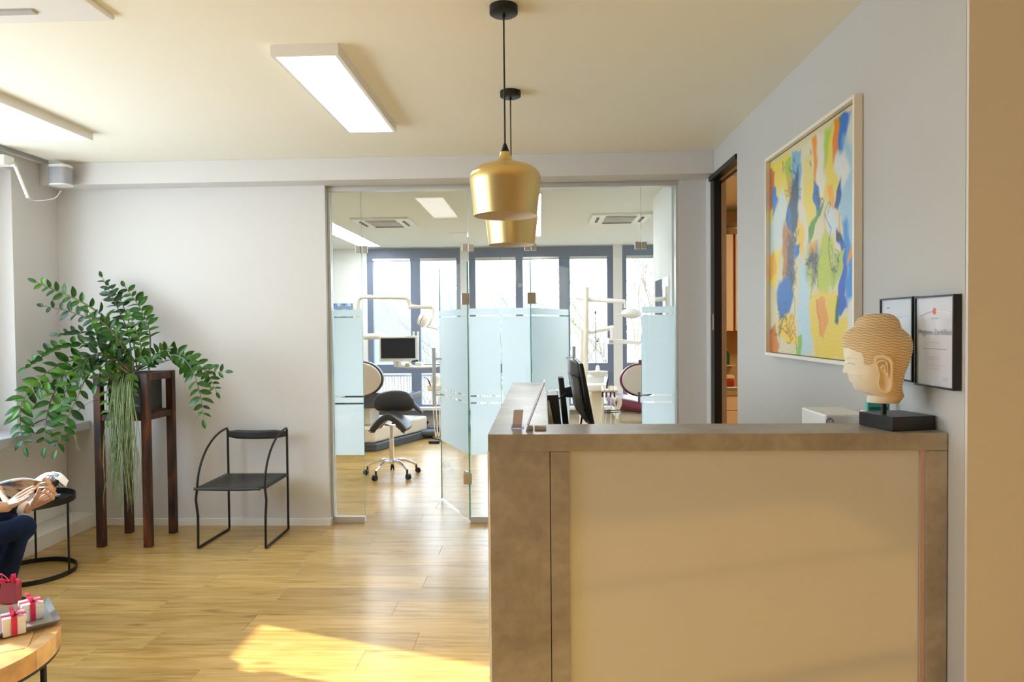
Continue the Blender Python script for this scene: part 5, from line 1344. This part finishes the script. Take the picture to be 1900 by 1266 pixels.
MB().tube(bez([(SX, SY+.06, .53), (SX+.02, SY+.2, .54), (SX, SY+.29, .62), (SX, SY+.25, .72)], 10), .014, 10).build('backrest_arm', BLACKM, ss, smooth=True)
MB().tube([(SX+.19, SY+.24, .71), (SX+.275, SY+.18, .645), (SX+.30, SY+.17, .625)], [.030, .024, .014], 12).build('side_knob', mat('blue_grey_plastic', (.07, .09, .13), .35), ss, smooth=True)
for x0, x1, z1 in ((.06, .155, .455), (-.16, -.215, .475), (-.15, -.195, .46)):
    MB().tube([(SX+x0, SY-.06, .525), (SX+x1, SY-.10, z1)], .006, 8).build('lever', BLACKM, ss, smooth=True)

# left dental chair: base, seat back, monitor arm and lamp
BG = mat('blue_grey_base', (.075, .09, .12), .4); SHELL = mat('beige_shell', (.62, .55, .45), .35)
dc = thing('dental_chair', (-2.4, 8.9, 0), 'dental chair with beige shell and dark edge, half hidden by the left frosted pane', 'dental chair')
MB().prism([(-3.3, 8.62), (-2.04, 8.62), (-1.50, 9.85), (-2.2, 10.0), (-3.3, 9.4)], 0, .10).build('plinth', BG, dc, bevel=.015)
MB().prism([(-3.3, 8.64), (-2.07, 8.64), (-1.58, 9.75), (-2.2, 9.9), (-3.3, 9.35)], .101, .30).build('base', CREAM, dc, bevel=.03, seg=3)
MB().box(-1.78, -1.46, 9.55, 9.75, .05, .12).build('foot_switch', BG, dc, bevel=.03, seg=3)
MB().box(-1.60, -.9, 9.80, 9.98, .06, .14).build('foot_switch', BG, dc, bevel=.03, seg=3)
MB().box(-2.55, -2.15, 8.80, 9.3, .30, .52).build('column', CREAM, dc, bevel=.03, seg=3)
bc = P(667, 705, Y=8.62); M_ = MB()
def disc(cx, cz, y0, y1, rx, rz, name, m, par, n=48):
    b = MB(); b.slab([(cx+rx*math.cos(2*math.pi*k/n), y0, cz+rz*math.sin(2*math.pi*k/n)) for k in range(n)], (0, y1-y0, 0)); return b.build(name, m, par, smooth=True, bevel=.012, seg=3, angle=50)
disc(bc.x, bc.z+.005, 8.62, 8.66, .265, .205, 'back_shell', SHELL, dc)
disc(bc.x, bc.z+.005, 8.662, 8.74, .285, .225, 'back_cushion', GL, dc)
MB().box(bc.x-.2, bc.x+.06+.2, 8.66, 8.80, bc.z-.36, bc.z-.17).build('bracket', BG, dc, bevel=.02, seg=3)
MB().prism([(-2.7, 8.70), (-1.85, 8.9), (-1.70, 10.0), (-2.5, 10.0)], .53, .63).build('seat', GL, dc, bevel=.03, seg=3)
# monitor
mn = thing('dental_monitor', P(740, 648, Y=8.3), 'white framed black monitor above the saddle stool in the treatment room', 'monitor')
a, c = P(703, 624, Y=8.3), P(776, 671, Y=8.3); xa, xb, za, zb = min(a.x, c.x), max(a.x, c.x), c.z, a.z
MB().box(a.x, c.x, 8.305, 8.345, c.z, a.z).build('housing', WHITE, mn, bevel=.008)
a2, c2_ = P(706.5, 628, Y=8.3), P(770.5, 665, Y=8.3)
MB().box(a2.x, c2_.x, 8.300, 8.3045, c2_.z, a2.z).build('screen', mat('dark_screen', (.004, .007, .011), .2), mn)
MB().tube([P(677, 625, Y=8.5), P(712, 624, Y=8.4)], .038, 14).build('arm', WHITE, mn, smooth=True)
MB().box(P(730, 670, Y=8.33).x, P(745, 670, Y=8.33).x, 8.31, 8.38, P(0, 682, Y=8.3).z, c.z+.01).build('mount', WHITE, mn, bevel=.01)
# tray
tr = thing('instrument_tray', P(775, 680, Y=8.25), 'white instrument tray arm with handle under the treatment room monitor', 'instrument tray')
q = P(775, 680, Y=8.25)
MB().lathe([(0, 0), (.20, .004), (.215, .02), (.205, .02), (.19, .010), (0, .008)], (q.x+.03, 8.35, q.z-.022), n=40).build('tray', WHITE, tr, smooth=True)
MB().tube([P(738, 670, Y=8.25), P(738, 681, Y=8.25)], .045, 20).build('joint', ALU, tr, smooth=True)
MB().tube([P(738, 679, Y=8.25), P(765, 680, Y=8.3)], .022, 12).build('arm', WHITE, tr, smooth=True)
MB().box(P(743, 0, Y=8.2).x, P(751, 0, Y=8.2).x, 8.19, 8.22, q.z, q.z+.04).build('control_pad', mat('grey_keys', (.45, .45, .45), .5), tr, bevel=.003)
MB().box(P(764, 0, Y=8.3).x, P(777, 0, Y=8.3).x, 8.2, 8.35, q.z+.0, q.z+.05).build('tool_rest', mat('mint_plastic', (.72, .82, .76), .4), tr, bevel=.01)
MB().tube([P(764, 671, Y=8.25), P(776, 669, Y=8.25)], .010, 10).build('handpiece', BLACKP, tr, smooth=True)
for x in (767.5, 775.5):
    MB().tube([P(x, 615, Y=8.5), P(x, 640 if x < 770 else 650, Y=8.5)], [.014, .008], 10).build('instrument', WHITE, tr, smooth=True)
# lamp on its arm
dl = thing('dental_lamp', P(780, 565, Y=8.6), 'white operating lamp on a bent arm in front of the left treatment window', 'dental lamp')
MB().tube(bez([P(664, 640, Y=8.6), P(664, 575, Y=8.6), P(666, 556, Y=8.6), P(676, 551.5, Y=8.6), P(700, 552, Y=8.6), P(745, 552.5, Y=8.6), P(756, 555, Y=8.6), P(760, 565, Y=8.6), P(761, 570, Y=8.6)], 40), .024, 12).build('arm', CREAM, dl, smooth=True)
MB().tube([P(760, 570, Y=8.6), P(766, 569, Y=8.58), P(782, 570, Y=8.56), P(794, 570, Y=8.55), P(802, 570, Y=8.54)], [.028, .026, .020, .020, .030], 14).build('arm', CREAM, dl, smooth=True)
MB().tube(bez([P(800, 569, Y=8.53), P(805, 576, Y=8.52), P(803, 588, Y=8.5), P(798, 600, Y=8.48), P(794, 606, Y=8.48)], 14), .014, 12).build('yoke', CREAM, dl, smooth=True)
lp = P(787, 596, Y=8.48)
MB().ell(lp, (.035, .085, .085), 24, 14, Matrix.Rotation(math.radians(22), 3, 'Y')).build('lamp_head', CREAM, dl, smooth=True)
MB().tube([lp+Vector((-.025, 0, .02)), lp+Vector((-.062, 0, .035))], [.080, .062], 24).build('reflector', WHITE, dl, smooth=True)
MB().tube([P(790, 606, Y=8.46), P(812, 611, Y=8.44)], .009, 10).build('handle', CREAM, dl, smooth=True)
# handpiece console right of the monitor
cs_ = thing('handpiece_console', P(802, 712, Y=8.9), 'cream handpiece console with hanging tubes beside the left door handle', 'dental console')
def pbox(x0, y0, x1, y1, Y0, Y1, name, m, par, bev=.01):
    a, c = P(x0, y0, Y=Y0), P(x1, y1, Y=Y0); return MB().box(a.x, c.x, Y0, Y1, c.z, a.z).build(name, m, par, bevel=bev, seg=3)
pbox(800, 697, 816, 722, 8.85, 9.0, 'body', CREAM, cs_, .03); pbox(792, 714, 818, 726, 8.75, 9.0, 'holder', CREAM, cs_, .02)
for x in (802, 807, 813):
    MB().tube(bez([P(x, 724, Y=8.78), P(x+2, 760, Y=8.75), P(x+5, 800, Y=8.7), P(x+7, 810, Y=8.68), P(x+9, 795, Y=8.7), P(x+7, 740, Y=8.78)], 20), .0055, 6).build('hose', CREAM, cs_, smooth=True)
MB().tube(bez([P(785, 700, Y=8.75), P(794, 704, Y=8.75), P(799, 716, Y=8.75)], 8), [.004]*5+[.009]*4, 8).build('handpiece', BLACKP, cs_, smooth=True)
p_ = P(806, 820, Z=.02)
tag(MB().box(p_.x-.07, p_.x+.07, p_.y-.05, p_.y+.05, .001, .035).build('power_adapter', BLACKP, bevel=.005), 'small black power adapter on the treatment room floor', 'power adapter')
tag(MB().tube(bez([P(798, 809, Z=.006), P(806, 814, Z=.006), P(814, 816, Z=.006), P(824, 818, Z=.006), P(838, 826, Z=.006), P(848, 830, Z=.006)], 24), .006, 6).build('power_cable', BLACKP, smooth=True), 'thin dark cable lying on the floor by the black power adapter', 'cable')
sk_ = P(793, 785, Y=10.27)
so2 = thing('wall_socket', (sk_.x, 10.28, sk_.z), 'cream wall socket with black plug under the treatment room windows', 'socket')
MB().box(sk_.x-.07, sk_.x+.09, 10.268, 10.2798, sk_.z-.05, sk_.z+.05).build('plate', CREAM, so2, bevel=.004)
MB().tube([(sk_.x, 10.268, sk_.z+.01), (sk_.x, 10.23, sk_.z+.01)], .02, 12).build('plug', BLACKP, so2, smooth=True)
MB().tube(bez([(sk_.x, 10.235, sk_.z+.005), (sk_.x+.01, 10.23, sk_.z-.05), (sk_.x+.03, 10.23, sk_.z-.1)], 6), .005, 6).build('cable', BLACKP, so2, smooth=True)
# notice on the far wall, blue squares
nt_ = P(616, 561, Y=10.28); nb_ = P(657, 600, Y=10.28)
no = thing('wall_picture', (nt_.x+.1, 10.28, nb_.z), 'wall picture of blue and grey squares behind the far left pane', 'picture')
MB().box(nt_.x, nb_.x, 10.275, 10.2985, nb_.z, nt_.z).build('frame', TRIM, no)
BQ = [mat('blue_square', (.05, .18, .60), .5), mat('grey_square', (.25, .30, .38), .5), mat('pale_square', (.60, .70, .85), .5), mat('sky_square', (.12, .45, .80), .5)]
for i in range(8):
    for j in range(7):
        x = nt_.x+.01+i*(nb_.x-nt_.x-.02)/8; z = nt_.z-.02-j*.04; w = (nb_.x-nt_.x-.02)/8
        MB().box(x+.001, x+w-.001, 10.272, 10.2748, z-.038, z).build('square', BQ[(i*3+j*5+i*j) % 4], no)

# right treatment unit
rt_ = thing('dental_unit', P(1100, 760, Y=8.3), 'cream dental unit with tall pole, spittoon and hoses behind the desk monitor', 'dental unit')
MB().tube([P(1088, 533, Y=8.4), P(1086, 800, Y=8.4)], .030, 16).build('pole', CREAM, rt_, smooth=True)
MB().tube([P(1079, 612, Y=8.45), P(1079, 800, Y=8.45)], .026, 14).build('pole', WHITE, rt_, smooth=True)
q = P(1109, 695, Y=8.3)
MB().lathe([(0, -.02), (.06, -.02), (.10, -.01), (.118, .03), (.12, .038), (.112, .038), (.09, .01), (0, .005)], q, n=40).build('bowl', WHITE, rt_, smooth=True)
MB().lathe([(0, 0), (.045, 0), (.028, .04), (.020, .09), (0, .10)], (q.x-.0, 8.3, q.z+.012), n=24).build('cup_filler', WHITE, rt_, smooth=True)
pbox(1091, 697, 1121, 713, 8.22, 8.45, 'housing', WHITE, rt_, .02); pbox(1090, 713, 1128, 727, 8.1, 8.4, 'tray', WHITE, rt_, .02)
pbox(1095, 727, 1122, 850, 8.2, 8.45, 'housing', CREAM, rt_, .04)
MB().tube([P(1105, 526+52, Y=8.3), P(1106, 684, Y=8.3)], .004, 6).build('cup_rod', BLACKP, rt_, smooth=True)
MB().tube([P(1104.5, 577, Y=8.3), P(1104.5, 584, Y=8.3)], .010, 8).build('rod_tip', BLACKP, rt_, smooth=True)
MB().tube([P(1105, 634, Y=8.3), P(1110, 633, Y=8.3)], .007, 8).build('rod_clip', BLACKP, rt_, smooth=True)
for i, x in enumerate((1118, 1125, 1133, 1140)):
    MB().tube(bez([P(x+1, 718, Y=8.1), P(x+3, 727, Y=8.05)], 4), .026, 12).build('holder', CREAM, rt_, smooth=True)
    MB().tube([P(x, 728, Y=8.04), P(x, 737, Y=8.04)], .010, 8).build('handpiece', BLACKP, rt_, smooth=True)
    MB().tube(bez([P(x, 737, Y=8.04), P(x-1+i, 765, Y=8.02), P(x-6+3*i, 790, Y=8.0), P(x-14+5*i, 815, Y=8.0)], 12), .006, 6).build('hose', CREAM, rt_, smooth=True)
MB().tube(bez([P(1126, 722, Y=8.06), P(1127, 710, Y=8.06), P(1131, 697, Y=8.08), P(1132, 690, Y=8.1)], 10), [.010]*6+[.004]*5, 8).build('handpiece', BLACKP, rt_, smooth=True)
MB().tube([P(1123, 763, Y=8.0), P(1148, 761, Y=8.0)], .006, 8).build('rack', BLACKM, rt_, smooth=True)
MB().tube([P(1123, 766, Y=8.0), P(1148, 765, Y=8.0)], .006, 8).build('rack', BLACKM, rt_, smooth=True)
MB().tube(bez([P(1143, 738, Y=8.2), P(1149, 742, Y=8.2), P(1149, 752, Y=8.2), P(1144, 762, Y=8.2)], 10), [.028]*11, 12).build('armrest', CREAM, rt_, smooth=True)
# its lamp and tray arms
rl = thing('dental_lamp', P(1170, 582, Y=8.3), 'white operating lamp on a straight arm in front of the right treatment window', 'dental lamp')
MB().tube([P(1067, 552, Y=8.5), P(1090, 556, Y=8.45), P(1125, 558, Y=8.4), P(1160, 560, Y=8.35)], [.020, .026, .028, .026], 14).build('arm', WHITE, rl, smooth=True)
MB().tube([P(1160, 560, Y=8.35), P(1160, 572, Y=8.35)], .020, 12).build('joint', WHITE, rl, smooth=True)
MB().ell(P(1171, 582, Y=8.35), (.115, .09, .062), 28, 14, Matrix.Rotation(.08, 3, 'Y')).build('lamp_head', WHITE, rl, smooth=True)
MB().tube([P(1141, 585, Y=8.33), P(1158, 583, Y=8.33)], .009, 10).build('handle', WHITE, rl, smooth=True)
ta2 = thing('tray_arm', P(1140, 630, Y=8.3), 'white jointed arm carrying a flat tray, below the right operating lamp', 'tray arm')
MB().tube([P(1090, 617, Y=8.45), P(1115, 612, Y=8.4), P(1138, 608, Y=8.35)], [.024, .026, .028], 14).build('arm', WHITE, ta2, smooth=True)
MB().tube([P(1136, 608, Y=8.35), P(1137, 634, Y=8.35)], .030, 14).build('joint', WHITE, ta2, smooth=True)
MB().slab([P(1129, 628, Y=8.3), P(1150, 630, Y=8.3), P(1190, 634, Y=8.3), P(1190, 638, Y=8.3), P(1150, 639, Y=8.3), P(1129, 639, Y=8.3)], (0, .25, 0)).build('tray', WHITE, ta2, bevel=.006)
pbox(1131, 632, 1138, 636, 8.293, 8.302, 'control_pad', mat('grey_keys', (.45, .45, .45), .5), ta2, .002)
# right dental chair
MAR = mat('maroon_leather', (.16, .02, .045), .35)
rc2 = thing('dental_chair', (1.2, 8.9, 0), 'maroon dental chair with beige shell, half hidden by the right frosted pane', 'dental chair')
c_ = P(1191, 706, Y=8.55)
disc(c_.x, c_.z, 8.55, 8.59, .235, .185, 'back_shell', SHELL, rc2); disc(c_.x, c_.z, 8.592, 8.67, .258, .205, 'back_cushion', MAR, rc2)
MB().tube([P(1189, 668, Y=8.65), P(1189, 680, Y=8.65)], .03, 10).build('headrest_bar', MAR, rc2, smooth=True)
q = P(1170, 752, Y=8.4)
def rs(u, v):
    return Vector((c_.x-.36+.85*u, 8.25+1.3*v, q.z+.05+.04*math.cos(u*5)-.03*v))
o = MB().grid(rs, 14, 10).build('seat', MAR, rc2, smooth=True); m_ = o.modifiers.new('thickness', 'SOLIDIFY'); m_.thickness = .12; m_.offset = -1; m_ = o.modifiers.new('round', 'SUBSURF'); m_.levels = 1; m_.render_levels = 2
MB().box(c_.x-.3, c_.x+.35, 8.4, 9.3, q.z-.22, q.z-.08).build('underframe', CREAM, rc2, bevel=.05, seg=4)
MB().box(c_.x-.12, c_.x+.25, 8.6, 9.2, .12, q.z-.2).build('column', CREAM, rc2, bevel=.04, seg=3)
MB().box(c_.x-.35, c_.x+.45, 8.3, 9.6, 0, .12).build('plinth', BG, rc2, bevel=.02)
MB().tube([P(1186, 728, Y=8.3), P(1186, 768, Y=8.3)], .016, 10).build('release_bar', BG, rc2, smooth=True)
# mirror on the short side wall
mi = thing('wall_mirror', (1.035, 6.0, 1.2), 'frameless wall mirror seen through the far right glass pane', 'mirror')
MB().box(1.030, 1.038, 5.72, 6.35, 1.0, 1.93).build('glass', mat('mirror_silver', (.9, .92, .92), .02, metal=1), mi)
MB().box(1.0385, 1.0395, 5.72, 6.35, 1.0, 1.93).build('backing', ALU, mi)
